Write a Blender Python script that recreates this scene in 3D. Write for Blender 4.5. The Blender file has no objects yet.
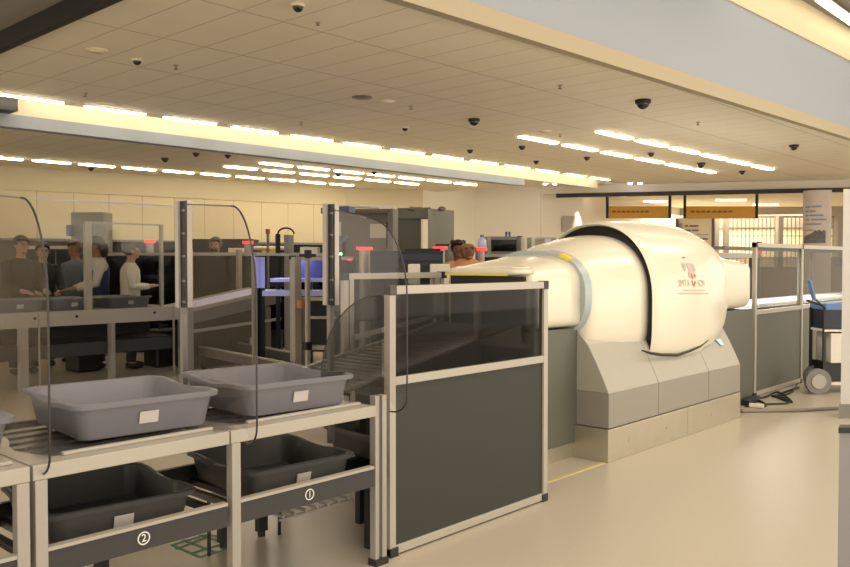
import bpy, bmesh, math, random
from mathutils import Vector, Matrix
random.seed(7)
PI = math.pi
R = math.radians
SC = bpy.context.scene
COL = SC.collection

# ------------------------------------------------------------------ camera
EYE = Vector((0, 0, 1.55))
FPX = 830.0
AZ = R(42.67)
PIT = math.atan(21.5 / FPX)
FWD = Vector((math.cos(AZ) * math.cos(PIT), math.sin(AZ) * math.cos(PIT), -math.sin(PIT)))
RGT = Vector((math.sin(AZ), -math.cos(AZ), 0))
UPV = RGT.cross(FWD)
cam_data = bpy.data.cameras.new('camera')
cam_data.sensor_width = 36
cam_data.lens = 36 * FPX / 850
cam_data.clip_end = 200
cam = bpy.data.objects.new('camera', cam_data)
COL.objects.link(cam)
m4 = Matrix((RGT, UPV, -FWD)).transposed().to_4x4()
m4.translation = EYE
cam.matrix_world = m4
SC.camera = cam

# ------------------------------------------------------------------ world, light, exposure
SC.view_settings.view_transform = 'Standard'
SC.view_settings.look = 'None'
SC.view_settings.gamma = 1
SC.view_settings.exposure = 0.9
W = bpy.data.worlds.new('world')
SC.world = W
W.use_nodes = True
W.node_tree.nodes['Background'].inputs[0].default_value = (1.0, 0.86, 0.68, 1)
W.node_tree.nodes['Background'].inputs[1].default_value = 1.1
WARM = (1.0, 0.82, 0.60)


def area(name, loc, sx, sy, power, color=WARM, rot=(0, 0, 0)):
    l = bpy.data.lights.new(name, 'AREA')
    l.shape = 'RECTANGLE'
    l.size = sx
    l.size_y = sy
    l.energy = power
    l.color = color
    o = bpy.data.objects.new(name, l)
    o.location = loc
    o.rotation_euler = rot
    COL.objects.link(o)
    return o


area('overhead_fill', (6, 1.6, 5.08), 18, 1.2, 215)  # added broad fill, set away from the recess strips to light everything
area('cool_fill', (5, -2.2, 5.05), 14, 3.0, 105, (0.84, 0.90, 1.0))  # added cool fill under the closed upper ceiling, for the bluish fascia
area('slot_light', (10.9, 10.44, 3.56), 13.5, 0.08, 10, WARM, (R(90), 0, 0))
area('ceiling_fill', (9, -5.5, 1.7), 22, 2.6, 200, (1.0, 0.86, 0.68), (R(112), 0, 0))  # added unseen fill from the open side, brightens the ceiling
area('concourse_light', (27.5, 12.5, 3.2), 6, 6, 420)


# ------------------------------------------------------------------ back-projection helpers (points in world space)
def ray(px, py):
    return FWD + RGT * ((px - 425) / FPX) - UPV * ((py - 283.5) / FPX)


def onY(px, py, y):
    d = ray(px, py)
    return EYE + d * ((y - EYE.y) / d.y)


def onZ(px, py, z):
    d = ray(px, py)
    return EYE + d * ((z - EYE.z) / d.z)


def at(px, py, depth):
    return EYE + ray(px, py) * depth


def xy(px, depth):
    p = at(px, 262, depth)
    return p.x, p.y


def zat(py, depth):
    return 1.55 + (262 - py) * depth / FPX


# ------------------------------------------------------------------ materials
MATS = {}


def mat(name, col, rough=0.5, metal=0.0, spec=0.5, noise=0.06, scale=8.0, emit=None, bump=0.0):
    if name in MATS:
        return MATS[name]
    m = bpy.data.materials.new(name)
    m.use_nodes = True
    nt = m.node_tree
    b = nt.nodes['Principled BSDF']
    b.inputs['Roughness'].default_value = rough
    b.inputs['Metallic'].default_value = metal
    b.inputs['Specular IOR Level'].default_value = spec
    tc = nt.nodes.new('ShaderNodeTexCoord')
    nz = nt.nodes.new('ShaderNodeTexNoise')
    nz.inputs['Scale'].default_value = scale
    nz.inputs['Detail'].default_value = 3
    nt.links.new(tc.outputs['Object'], nz.inputs['Vector'])
    rp = nt.nodes.new('ShaderNodeMix')
    rp.data_type = 'RGBA'
    c = Vector(col)
    rp.inputs[6].default_value = (*(c * (1 - noise)), 1)
    rp.inputs[7].default_value = (*[min(1, v) for v in (c * (1 + noise))], 1)
    nt.links.new(nz.outputs['Fac'], rp.inputs[0])
    nt.links.new(rp.outputs[2], b.inputs['Base Color'])
    if bump:
        bp = nt.nodes.new('ShaderNodeBump')
        bp.inputs['Strength'].default_value = bump
        bp.inputs['Distance'].default_value = 0.01
        nt.links.new(nz.outputs['Fac'], bp.inputs['Height'])
        nt.links.new(bp.outputs[0], b.inputs['Normal'])
    if emit:
        b.inputs['Emission Color'].default_value = (*emit[0], 1)
        b.inputs['Emission Strength'].default_value = emit[1]
    MATS[name] = m
    return m


def glass(name, tint, gloss=0.08, rough=0.05, haze=0.0, hazecol=(0.7, 0.66, 0.62)):
    m = bpy.data.materials.new(name)
    m.use_nodes = True
    nt = m.node_tree
    for n in list(nt.nodes):
        nt.nodes.remove(n)
    out = nt.nodes.new('ShaderNodeOutputMaterial')
    tr = nt.nodes.new('ShaderNodeBsdfTransparent')
    tr.inputs[0].default_value = (*tint, 1)
    gl = nt.nodes.new('ShaderNodeBsdfGlossy')
    gl.inputs['Roughness'].default_value = rough
    df = nt.nodes.new('ShaderNodeBsdfDiffuse')
    df.inputs[0].default_value = (*hazecol, 1)
    lw = nt.nodes.new('ShaderNodeLayerWeight')
    lw.inputs[0].default_value = 0.5
    pw = nt.nodes.new('ShaderNodeMath')
    pw.operation = 'POWER'
    pw.inputs[1].default_value = 4
    nt.links.new(lw.outputs['Facing'], pw.inputs[0])
    ml = nt.nodes.new('ShaderNodeMath')
    ml.operation = 'MULTIPLY_ADD'
    ml.inputs[1].default_value = 0.22
    ml.inputs[2].default_value = gloss * 0.35
    nt.links.new(pw.outputs[0], ml.inputs[0])
    a = nt.nodes.new('ShaderNodeMixShader')
    a.inputs[0].default_value = haze
    nt.links.new(tr.outputs[0], a.inputs[1])
    nt.links.new(df.outputs[0], a.inputs[2])
    b = nt.nodes.new('ShaderNodeMixShader')
    nt.links.new(ml.outputs[0], b.inputs[0])
    nt.links.new(a.outputs[0], b.inputs[1])
    nt.links.new(gl.outputs[0], b.inputs[2])
    nt.links.new(b.outputs[0], out.inputs[0])
    MATS[name] = m
    return m


def grid_mat(name, col, line, sx, sy, ox=0, oy=0, w=0.012, rough=0.85, axes=('X', 'Y'), noise=0.04, wy=None):
    """plain surface with thin joint lines every sx along one object axis and sy along the other"""
    m = mat(name, col, rough, noise=noise, scale=3)
    nt = m.node_tree
    b = nt.nodes['Principled BSDF']
    base = b.inputs['Base Color'].links[0].from_socket
    tc = [n for n in nt.nodes if n.type == 'TEX_COORD'][0]
    sp = nt.nodes.new('ShaderNodeSeparateXYZ')
    nt.links.new(tc.outputs['Object'], sp.inputs[0])

    def ln(ax, s, o, ww):
        ad = nt.nodes.new('ShaderNodeMath'); ad.operation = 'ADD'; ad.inputs[1].default_value = -o + 1000 * s
        nt.links.new(sp.outputs[ax], ad.inputs[0])
        md = nt.nodes.new('ShaderNodeMath'); md.operation = 'MODULO'; md.inputs[1].default_value = s
        nt.links.new(ad.outputs[0], md.inputs[0])
        lt = nt.nodes.new('ShaderNodeMath'); lt.operation = 'LESS_THAN'; lt.inputs[1].default_value = ww
        nt.links.new(md.outputs[0], lt.inputs[0])
        return lt
    l1 = ln(axes[0], sx, ox, w)
    l2 = ln(axes[1], sy, oy, wy or w)
    mx = nt.nodes.new('ShaderNodeMath'); mx.operation = 'MAXIMUM'
    nt.links.new(l1.outputs[0], mx.inputs[0])
    nt.links.new(l2.outputs[0], mx.inputs[1])
    mm = nt.nodes.new('ShaderNodeMix'); mm.data_type = 'RGBA'
    nt.links.new(mx.outputs[0], mm.inputs[0])
    nt.links.new(base, mm.inputs[6])
    mm.inputs[7].default_value = (*line, 1)
    nt.links.new(mm.outputs[2], b.inputs['Base Color'])
    return m


M_ALU = mat('aluminium', (0.36, 0.34, 0.31), 0.38, 0.35, noise=0.05, scale=20)
M_ALUD = mat('dull_aluminium', (0.19, 0.18, 0.17), 0.42, 0.5, noise=0.06, scale=15)
M_CREAM = mat('cream_frame', (0.40, 0.375, 0.325), 0.4, 0.15, noise=0.04)
M_STEEL = mat('brushed_steel', (0.60, 0.57, 0.52), 0.3, 0.75, noise=0.08, scale=30)
M_PLINTH = mat('plinth_steel', (0.50, 0.46, 0.37), 0.32, 0.7, noise=0.08, scale=12)
M_BLK = mat('black_plastic', (0.012, 0.012, 0.013), 0.5)
M_BEAM = mat('charcoal_beam', (0.032, 0.031, 0.032), 0.5)
M_DARK = mat('dark_metal', (0.018, 0.018, 0.020), 0.45, 0.3)
M_ROLL = mat('roller_steel', (0.20, 0.19, 0.185), 0.35, 0.6)
M_PANEL = mat('grey_laminate', (0.027, 0.029, 0.024), 0.6, noise=0.04, scale=3)
M_HOUS = mat('housing_grey_green', (0.095, 0.10, 0.078), 0.5, noise=0.04, scale=3)
M_BIN = mat('grey_bin_plastic', (0.17, 0.17, 0.195), 0.45, noise=0.05, scale=6)
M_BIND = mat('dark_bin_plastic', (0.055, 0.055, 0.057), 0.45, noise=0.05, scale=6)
M_LABEL = mat('white_label', (0.50, 0.48, 0.46), 0.6)
M_WHITE = mat('scanner_white', (0.70, 0.665, 0.55), 0.22, noise=0.012, scale=2)
M_RING = mat('ring_blue_grey', (0.36, 0.42, 0.45), 0.35, noise=0.03)
M_BASE = mat('scanner_base_grey', (0.37, 0.36, 0.31), 0.4, noise=0.03, scale=3)
M_BASE2 = mat('scanner_base_lower_grey', (0.255, 0.245, 0.21), 0.42, noise=0.03, scale=3)
M_NAVY = mat('navy_panel', (0.014, 0.020, 0.042), 0.5, noise=0.1)
M_BLUE = mat('blue_plastic', (0.10, 0.20, 0.42), 0.45)
M_PALEBLUE = mat('pale_blue_plastic', (0.55, 0.60, 0.90), 0.4)
M_LAV = mat('blue_lit_tint', (0.45, 0.48, 0.85), 0.4)  # blue light on the belts and uprights put into the base colour
M_GREYGRN = mat('portal_grey', (0.18, 0.185, 0.155), 0.55, noise=0.04)
M_YEL = mat('yellow_label', (0.75, 0.60, 0.05), 0.5)
M_SIGN = mat('amber_sign', (0.60, 0.30, 0.02), 0.5, noise=0.03)
M_RED = mat('red_lens', (0.75, 0.03, 0.03), 0.3, emit=((1, 0.05, 0.05), 0.8))
M_GRN = mat('green_led', (0.1, 0.8, 0.3), 0.3, emit=((0.2, 1, 0.4), 3))
M_TUBE = mat('lamp_tube', (1, 0.95, 0.85), 0.4, emit=((1.0, 0.84, 0.60), 14.0))
M_SPOT = mat('lamp_spot', (1, 1, 1), 0.4, emit=((0.95, 0.93, 1.0), 6.0))
M_WALL = mat('cream_wall', (0.52, 0.46, 0.32), 0.85, noise=0.02, scale=1)
M_WALLW = mat('white_wall', (0.76, 0.72, 0.64), 0.85, noise=0.02, scale=1)
M_FASC = mat('blue_grey_fascia', (0.31, 0.35, 0.41), 0.85, noise=0.02, scale=0.6)
M_TRIM = mat('cream_trim', (0.70, 0.63, 0.48), 0.8, noise=0.02)
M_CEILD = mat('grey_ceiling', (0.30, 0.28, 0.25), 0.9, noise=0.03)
M_DOME = mat('camera_dome', (0.02, 0.018, 0.018), 0.12)
M_SHELF = mat('white_melamine', (0.70, 0.66, 0.58), 0.5)
M_GREENT = mat('green_lattice', (0.12, 0.22, 0.16), 0.7)
M_PHOTO = mat('printed_photo', (0.12, 0.11, 0.11), 0.7, noise=0.7, scale=14)
M_TXT = mat('print_ink', (0.20, 0.19, 0.20), 0.7)
M_TXTB = mat('print_blue', (0.20, 0.24, 0.36), 0.7)
M_LOGR = mat('logo_red', (0.55, 0.16, 0.16), 0.5)
M_LOGG = mat('logo_grey', (0.42, 0.38, 0.37), 0.5)
M_TXTF = mat('faint_lettering', (0.62, 0.58, 0.52), 0.5)
M_CLEAR = glass('clear_acrylic', (0.975, 0.965, 0.97), 0.05, 0.04, haze=0.010, hazecol=(0.55, 0.5, 0.52))
M_EDGE = mat('acrylic_edge', (0.022, 0.02, 0.022), 0.4)
M_SMOKE = glass('smoked_glass', (0.42, 0.42, 0.42), 0.03, 0.03)
M_SMOKE2 = glass('grey_tinted_glass', (0.62, 0.62, 0.60), 0.03, 0.05, haze=0.008)
M_DGLASS = glass('dark_glass', (0.20, 0.21, 0.24), 0.03, 0.05, haze=0.004)
M_GLASS = glass('thin_glass', (0.95, 0.95, 0.94), 0.03, 0.03)

M_FLOOR = mat('terrazzo_floor', (0.46, 0.41, 0.325), 0.32, spec=0.4, noise=0.05, scale=60)
M_CEIL = grid_mat('plank_ceiling', (0.86, 0.80, 0.66), (0.60, 0.54, 0.43), 0.41, 1.16, 3.8, 5.44, 0.014, wy=0.022)
M_CEIL2 = grid_mat('plank_ceiling_far', (0.84, 0.78, 0.62), (0.55, 0.48, 0.38), 0.41, 1.16, 3.8, 5.44, 0.012)


# ------------------------------------------------------------------ mesh builder
class B:
    def __init__(self):
        self.bm = bmesh.new()

    def box(self, x0, x1, y0, y1, z0, z1):
        v = [self.bm.verts.new((x, y, z)) for z in (z0, z1) for y in (y0, y1) for x in (x0, x1)]
        for f in ((0, 2, 3, 1), (4, 5, 7, 6), (0, 1, 5, 4), (2, 6, 7, 3), (0, 4, 6, 2), (1, 3, 7, 5)):
            self.bm.faces.new([v[i] for i in f])
        return self

    def bar(self, p, q, w, h=None, up=(0, 0, 1)):
        """box section w x h from p to q"""
        h = h or w
        p, q = Vector(p), Vector(q)
        d = (q - p).normalized()
        u = Vector(up)
        if abs(d.dot(u)) > 0.98:
            u = Vector((1, 0, 0))
        s = d.cross(u).normalized()
        u = s.cross(d).normalized()
        vs = []
        for c in (p, q):
            for a, b in ((-1, -1), (1, -1), (1, 1), (-1, 1)):
                vs.append(self.bm.verts.new(c + s * (a * w / 2) + u * (b * h / 2)))
        self.bm.faces.new(vs[0:4][::-1])
        self.bm.faces.new(vs[4:8])
        for i in range(4):
            j = (i + 1) % 4
            self.bm.faces.new((vs[i], vs[j], vs[4 + j], vs[4 + i]))
        return self

    def tube(self, pts, r, n=10, cap=True):
        pts = [Vector(p) for p in pts]
        rs = r if isinstance(r, (list, tuple)) else [r] * len(pts)
        prev = None
        ref = None
        rings = []
        for i, p in enumerate(pts):
            if i == 0:
                d = pts[1] - p
            elif i == len(pts) - 1:
                d = p - pts[i - 1]
            else:
                d = (pts[i + 1] - pts[i - 1])
            d.normalize()
            if ref is None:
                ref = Vector((0, 0, 1)) if abs(d.z) < 0.9 else Vector((1, 0, 0))
            s = d.cross(ref).normalized()
            u = s.cross(d).normalized()
            ref = u
            rings.append([self.bm.verts.new(p + (s * math.cos(2 * PI * k / n) + u * math.sin(2 * PI * k / n)) * rs[i]) for k in range(n)])
        self.loft(rings, cap)
        return self

    def loft(self, rings, cap=True, close=False):
        rr = []
        for r in rings:
            rr.append([v if isinstance(v, bmesh.types.BMVert) else self.bm.verts.new(v) for v in r])
        n = len(rr[0])
        idx = list(range(len(rr) - 1))
        for i in idx:
            for k in range(n):
                j = (k + 1) % n
                self.bm.faces.new((rr[i][k], rr[i][j], rr[i + 1][j], rr[i + 1][k]))
        if close:
            for k in range(n):
                j = (k + 1) % n
                self.bm.faces.new((rr[-1][k], rr[-1][j], rr[0][j], rr[0][k]))
        elif cap:
            self.bm.faces.new(rr[0][::-1])
            self.bm.faces.new(rr[-1])
        return self

    def prism(self, pts, off):
        """polygon pts (3D) extruded by vector off"""
        off = Vector(off)
        a = [self.bm.verts.new(Vector(p)) for p in pts]
        b = [self.bm.verts.new(Vector(p) + off) for p in pts]
        self.bm.faces.new(a[::-1])
        self.bm.faces.new(b)
        n = len(a)
        for i in range(n):
            j = (i + 1) % n
            self.bm.faces.new((a[i], a[j], b[j], b[i]))
        return self

    def cyl(self, c, r, h, n=20, axis='z', r2=None):
        c = Vector(c)
        ax = {'x': Vector((1, 0, 0)), 'y': Vector((0, 1, 0)), 'z': Vector((0, 0, 1))}[axis]
        self.tube([c, c + ax * h], [r, r if r2 is None else r2], n)
        return self

    def ball(self, c, r, sc=(1, 1, 1), seg=14, ring=9):
        mm = Matrix.Translation(Vector(c)) @ Matrix.Diagonal((r * sc[0], r * sc[1], r * sc[2], 1))
        bmesh.ops.create_uvsphere(self.bm, u_segments=seg, v_segments=ring, radius=1, matrix=mm)
        return self


def obj(name, b, m, parent=None, smooth=False, bevel=0.0, origin=None):
    """links the builder's mesh as one object; world coordinates in, local to its thing out"""
    bm = b.bm
    bmesh.ops.recalc_face_normals(bm, faces=bm.faces)
    me = bpy.data.meshes.new(name)
    off = Vector((0, 0, 0))
    if parent is not None:
        p = parent
        while p is not None:
            off += p.location
            p = p.parent
    elif origin is not None:
        off = Vector(origin)
    bmesh.ops.translate(bm, verts=bm.verts, vec=-off)
    if smooth:
        for f in bm.faces:
            f.smooth = True
    bm.to_mesh(me)
    bm.free()
    me.materials.append(m)
    o = bpy.data.objects.new(name, me)
    COL.objects.link(o)
    if parent is not None:
        o.parent = parent
    elif origin is not None:
        o.location = origin
    if bevel:
        md = o.modifiers.new('bevel', 'BEVEL')
        md.width = bevel
        md.segments = 2
        md.limit_method = 'ANGLE'
        md.angle_limit = R(40)
    return o


def tag(o, label, cat, group=None, kind=None):
    o['label'] = label
    o['category'] = cat
    if group:
        o['group'] = group
    if kind:
        o['kind'] = kind
    return o


def thing(name, label, cat, loc=(0, 0, 0), group=None):
    o = bpy.data.objects.new(name, None)
    o.empty_display_size = 0.1
    COL.objects.link(o)
    o.location = loc
    return tag(o, label, cat, group)


def struct(name, b, m, smooth=False):
    o = obj(name, b, m, None, smooth)
    o['kind'] = 'structure'
    return o


def dup(root, loc, rz=0, label=None, group=None):
    r = root.copy()
    COL.objects.link(r)
    r.location = loc
    r.rotation_euler = (0, 0, rz)
    if label:
        r['label'] = label
    if group:
        r['group'] = group
    for ch in list(root.children):
        c = ch.copy()
        COL.objects.link(c)
        c.parent = r
        for g in list(ch.children):
            d = g.copy()
            COL.objects.link(d)
            d.parent = c
    return r


def auto_smooth(o, deg=35):
    for p in o.data.polygons:
        p.use_smooth = True
    md = o.modifiers.new('es', 'EDGE_SPLIT')
    md.split_angle = R(deg)
    return o


def text_obj(name, s, size, m, parent, loc, rot, extrude=0.001, xform=None):
    cu = bpy.data.curves.new(name, 'FONT')
    cu.body = s
    cu.size = size
    cu.extrude = extrude
    cu.align_x = 'CENTER'
    cu.align_y = 'CENTER'
    t = bpy.data.objects.new(name, cu)
    COL.objects.link(t)
    dg = bpy.context.evaluated_depsgraph_get()
    me = bpy.data.meshes.new_from_object(t.evaluated_get(dg))
    bpy.data.objects.remove(t)
    b = B()
    b.bm.from_mesh(me)
    mt = Matrix.Translation(Vector(loc)) @ rot.to_4x4()
    b.bm.transform(mt)
    if xform:
        for v in b.bm.verts:
            v.co = xform(v.co)
    return obj(name, b, m, parent)


ORD = ['first', 'second', 'third', 'fourth', 'fifth', 'sixth', 'seventh', 'eighth', 'ninth', 'tenth', 'eleventh', 'twelfth', 'thirteenth', 'fourteenth']
FACE_MY = Matrix(((1, 0, 0), (0, 0, -1), (0, 1, 0)))  # text in the XZ plane facing -Y

# ================================================================== THE ROOM
b = B(); b.box(-6, 34, -6, 26, -0.1, 0)
struct('floor', b, M_FLOOR)

# ceiling A between the right hand recess and the far slot, z 3.5
FY0, FY1 = 4.30, 3.93      # recess edge at X 4.5 and X 14.2


def fy(x):
    return FY0 + (x - 4.5) * (FY1 - FY0) / 9.7


b = B()
b.prism([(3.0, fy(3.0), 3.5), (24, fy(24), 3.5), (24, 10.3, 3.5), (3.0, 10.3, 3.5)], (0, 0, 0.12))
struct('ceiling', b, M_CEIL)
# part beyond the lowered ceiling near the opening
b = B()
b.prism([(14.6, 10.72, 3.5), (24, 10.72, 3.5), (24, 18, 3.5), (14.6, 18, 3.5)], (0, 0, 0.1))
struct('ceiling_end', b, M_CEIL2)
# lowered far ceiling, z 3.2
b = B()
b.prism([(-4, 10.72, 3.2), (14.6, 10.72, 3.2), (14.6, 18, 3.2), (-4, 18, 3.2)], (0, 0, 0.1))
struct('ceiling_far', b, M_CEIL2)
# upper ceiling over the camera and dark ceiling at the left
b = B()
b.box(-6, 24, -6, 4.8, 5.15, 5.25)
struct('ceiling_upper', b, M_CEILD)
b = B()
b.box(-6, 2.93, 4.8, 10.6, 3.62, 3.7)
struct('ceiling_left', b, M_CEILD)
# fascia of the right recess
b = B()
b.prism([(-2, fy(-2), 3.63), (24, fy(24), 3.63), (24, fy(24), 4.66), (-2, fy(-2), 4.66)], (0, 0.05, 0))
struct('trim_recess_fascia', b, M_FASC)
b = B()
b.prism([(-2, fy(-2) - 0.02, 3.47), (24, fy(24) - 0.02, 3.47), (24, fy(24) - 0.02, 3.63), (-2, fy(-2) - 0.02, 3.63)], (0, 0.10, 0))
struct('trim_recess_edge', b, mat('edge_trim', (0.40, 0.35, 0.25), 0.85, noise=0.02))
b = B()
b.prism([(-2, fy(-2) - 0.02, 4.66), (24, fy(24) - 0.02, 4.66), (24, fy(24) - 0.02, 5.15), (-2, fy(-2) - 0.02, 5.15)], (0, 0.07, 0))
struct('trim_recess_top', b, mat('recess_cream', (0.62, 0.55, 0.38), 0.85, noise=0.02))
# dark beam at the left end of ceiling A
b = B(); b.box(2.93, 3.0, 4.3, 10.6, 3.46, 3.64)
struct('trim_beam', b, M_DARK)
# slot above the far fascia
b = B(); b.box(2.0, 14.62, 10.56, 10.74, 3.19, 3.345)
struct('trim_far_fascia', b, M_FASC)
b = B(); b.box(4.02, 17.7, 10.62, 10.74, 3.345, 3.66)
struct('trim_slot', b, M_TRIM)
b = B(); b.box(2.0, 4.02, 10.3, 10.74, 3.345, 3.54)
struct('trim_slot_end', b, M_DARK)
b = B(); b.box(2.0, 24, 10.3, 10.74, 3.64, 3.70)
struct('trim_slot_cover', b, M_TRIM)

# walls
WP = [(-1.5, 16.3, None), (12.6, 13.95, None)]
pts = [Vector((-1.5, 16.25)), Vector((12.44, 13.89))]
for px, d in ((423, 19.0), (475, 21.5), (540, 21.5)):
    pts.append(Vector(xy(px, d)))


def wallseg(name, p, q, z0, z1, m, t=0.12):
    d = (q - p).normalized()
    n = Vector((-d.y, d.x)) * t
    if n.dot(p) < 0:
        n = -n
    b = B()
    b.prism([(p.x, p.y, z0), (q.x, q.y, z0), (q.x, q.y, z1), (p.x, p.y, z1)], (n.x, n.y, 0))
    return struct(name, b, m)


# tiled back wall: built along local x so the joints follow it
dv = (pts[1] - pts[0])
L = dv.length
ang = math.atan2(dv.y, dv.x)
MW = grid_mat('panelled_wall', (0.56, 0.49, 0.34), (0.38, 0.31, 0.20), 0.62, 2.55, 0.3, 0.25, 0.014, axes=('X', 'Z'), noise=0.02)
b = B(); b.box(0, L, 0, 0.12, 0, 2.8)
o = struct('wall_back', b, MW)
o.location = (pts[0].x, pts[0].y, 0); o.rotation_euler = (0, 0, ang)
b = B(); b.box(0, L, -0.03, 0.12, 2.8, 3.65)
o = struct('wall_back_soffit', b, M_WALL)
o.location = (pts[0].x, pts[0].y, 0); o.rotation_euler = (0, 0, ang)
wallseg('wall_corner', pts[1], pts[2], 0, 3.65, M_WALL)
wallseg('wall_step', pts[2], pts[3], 0, 3.65, M_WALLW)
wallseg('wall_right', pts[3], pts[4], 0, 3.65, M_WALLW)
# jamb, header and the opening
J0 = Vector(xy(541, 21.5)); J1 = Vector(xy(558, 22.3))
wallseg('wall_jamb', J0, J1, 0, 3.65, M_WALLW)
H0 = Vector(xy(541, 21.5)); H1 = Vector(xy(900, 19.4))
wallseg('wall_header', H0, H1, 3.30, 3.65, M_WALLW, 0.15)
b = B(); p0 = Vector(xy(556, 21.35)); p1 = Vector(xy(900, 19.3))
b.bar((p0.x, p0.y, 3.25), (p1.x, p1.y, 3.25), 0.12, 0.10)
struct('trim_track', b, M_BLK)
# concourse beyond
C0 = Vector(xy(556, 22.3)); C1 = Vector(xy(680, 29.5)); C2 = Vector(xy(1000, 27.5))
wallseg('wall_concourse_left', C0, C1, 0, 3.6, M_WALLW)
MBR = mat('bright_far_wall', (0.80, 0.70, 0.50), 0.8, noise=0.03, scale=1)
wallseg('wall_concourse_far', C1, C2, 0, 2.95, MBR)
wallseg('wall_concourse_band', Vector(xy(680, 29.4)), Vector(xy(1000, 27.4)), 2.72, 3.6, mat('taupe_band', (0.35, 0.31, 0.26), 0.8))
b = B()
q = [xy(541, 21.7), xy(640, 34), xy(1000, 32), xy(930, 19.6)]
b.prism([(x, y, 3.45) for x, y in q], (0, 0, 0.08))
struct('ceiling_concourse', b, M_CEIL2)


# ------------------------------------------------------------------ ceiling fixtures
def ceiling_tube(label, x0, x1, y, z, w, group, m=M_TUBE):
    cx = (x0 + x1) / 2
    t = thing('ceiling_light', label, 'ceiling light', (cx, y, z), group)
    b = B(); b.box(x0 - 0.02, x1 + 0.02, y - w / 2 - 0.015, y + w / 2 + 0.015, z - 0.012, z)
    obj('housing', b, M_TRIM, t)
    b = B(); b.box(x0, x1, y - w / 2, y + w / 2, z - 0.03, z - 0.012)
    obj('diffuser', b, m, t)


for i in range(6):
    x0 = 10.83 + i * 1.19
    ceiling_tube('%s strip light from the left in the nearer right-hand ceiling row' % ORD[i], x0, x0 + 0.93, 6.48, 3.5, 0.11, 'right ceiling strip lights, near row')
for i in range(6):
    x0 = 10.45 + i * 1.22
    ceiling_tube('%s strip light from the left in the farther right-hand ceiling row' % ORD[i], x0, x0 + 0.95, 7.62, 3.5, 0.11, 'right ceiling strip lights, far row')
for i in range(13):
    x0 = 3.68 + i * 1.075
    ceiling_tube('%s thin strip light from the left along the lit slot' % ORD[i], x0, x0 + 0.80, 10.12, 3.5, 0.045, 'strip lights along the slot')
for i in range(10):
    x0 = 4.84 + i * 0.735
    ceiling_tube('%s strip light from the left in the row nearest the panelled back wall' % ORD[i], x0, x0 + 0.58, 13.75 - i * 0.06, 3.2, 0.10, 'far ceiling strip lights by the wall')
for i in range(6):
    x0 = 8.15 + i * 0.80
    ceiling_tube('%s strip light from the left in the middle row of the far ceiling' % ORD[i], x0, x0 + 0.62, 12.15 - i * 0.03, 3.2, 0.10, 'far ceiling strip lights, middle row')
for i in range(7):
    x0 = 8.27 + i * 0.80
    ceiling_tube('%s strip light from the left in the far ceiling row nearest the blue-grey fascia' % ORD[i], x0, x0 + 0.62, 11.3 - i * 0.02, 3.2, 0.10, 'far ceiling strip lights by the fascia')
# long luminaire inside the right recess
for i in range(4):
    x0 = 9.4 + i * 2.5
    ceiling_tube('%s bright strip light seen from the left at the top of the blue-grey recess' % ORD[i], x0, x0 + 2.4, 3.72, 5.10, 0.14, 'recess lights', mat('lamp_tube_soft', (1, 0.95, 0.85), 0.4, emit=((1.0, 0.88, 0.68), 3.0)))


def dome(px, py, z, s, label, group='dark dome cameras on the ceiling'):
    p = onZ(px, py, z)
    t = thing('security_camera', label, 'camera', (p.x, p.y, z), group)
    b = B(); b.cyl((p.x, p.y, z - 0.035 * s), 0.085 * s, 0.035 * s, 18)
    obj('base', b, M_TRIM if (s < 0.63 and z > 3.4) else M_DARK, t, True)
    b = B(); b.ball((p.x, p.y, z - 0.035 * s), 0.068 * s, (1, 1, 0.95))
    obj('dome', b, M_DOME, t, True)


dome(298, 4, 3.5, 0.62, 'dome security camera at the top edge of the photo on a pale base')
dome(137, 59, 3.5, 0.6, 'dome security camera on the left ceiling planks near the dark beam')
dome(405, 127, 3.5, 0.62, 'small dome camera just above the middle of the lit slot')
dome(474, 119, 3.5, 0.95, 'dome camera left of the two rows of strip lights')
dome(643, 100, 3.5, 1.12, 'large dark dome camera right of centre near the ceiling edge')
dome(522, 146, 3.5, 0.7, 'dome camera just left of the farther strip light row')
dome(587, 157, 3.5, 0.7, 'dome camera under the farther strip light row')
dome(651, 153, 3.5, 0.7, 'dome camera between the two strip light rows')
dome(701, 163, 3.5, 1.0, 'dome camera at the right end of the farther strip light row')
dome(794, 145, 3.5, 0.9, 'dome camera alone at the right of the ceiling')
dome(742, 171, 3.5, 0.8, 'tiny dome camera below the right end of the strip lights')
dome(470, 150, 3.5, 0.65, 'tiny dome camera just above the lit slot left of centre')
dome(536, 161, 3.5, 0.65, 'tiny dome camera just above the right end of the lit slot')
dome(196, 153, 3.2, 0.6, 'leftmost dome camera hanging under the far fascia on the lower ceiling')
dome(165, 158, 3.2, 0.7, 'faint small dome camera left of the leftmost far dome')
dome(228, 155, 3.2, 0.6, 'dome camera directly under the blue-grey far fascia')
dome(91, 168, 3.2, 0.6, 'dome camera by the panelled wall at far left')
dome(285, 185, 3.2, 0.6, 'dome camera by the wall corner on the far ceiling')
dome(374, 172, 3.2, 0.6, 'dome camera between the far strip light rows')
dome(338, 174, 3.2, 0.6, 'dome camera at the middle of the far strip light rows')


def disc(name, px, py, z, r, label, cat, m):
    p = onZ(px, py, z)
    t = thing(name, label, cat, (p.x, p.y, z))
    b = B(); b.cyl((p.x, p.y, z - 0.012), r, 0.012, 22)
    obj('rim', b, m, t, True)
    b = B(); b.cyl((p.x, p.y, z - 0.02), r * 0.6, 0.008, 22)
    obj('grille', b, m, t, True)


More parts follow.
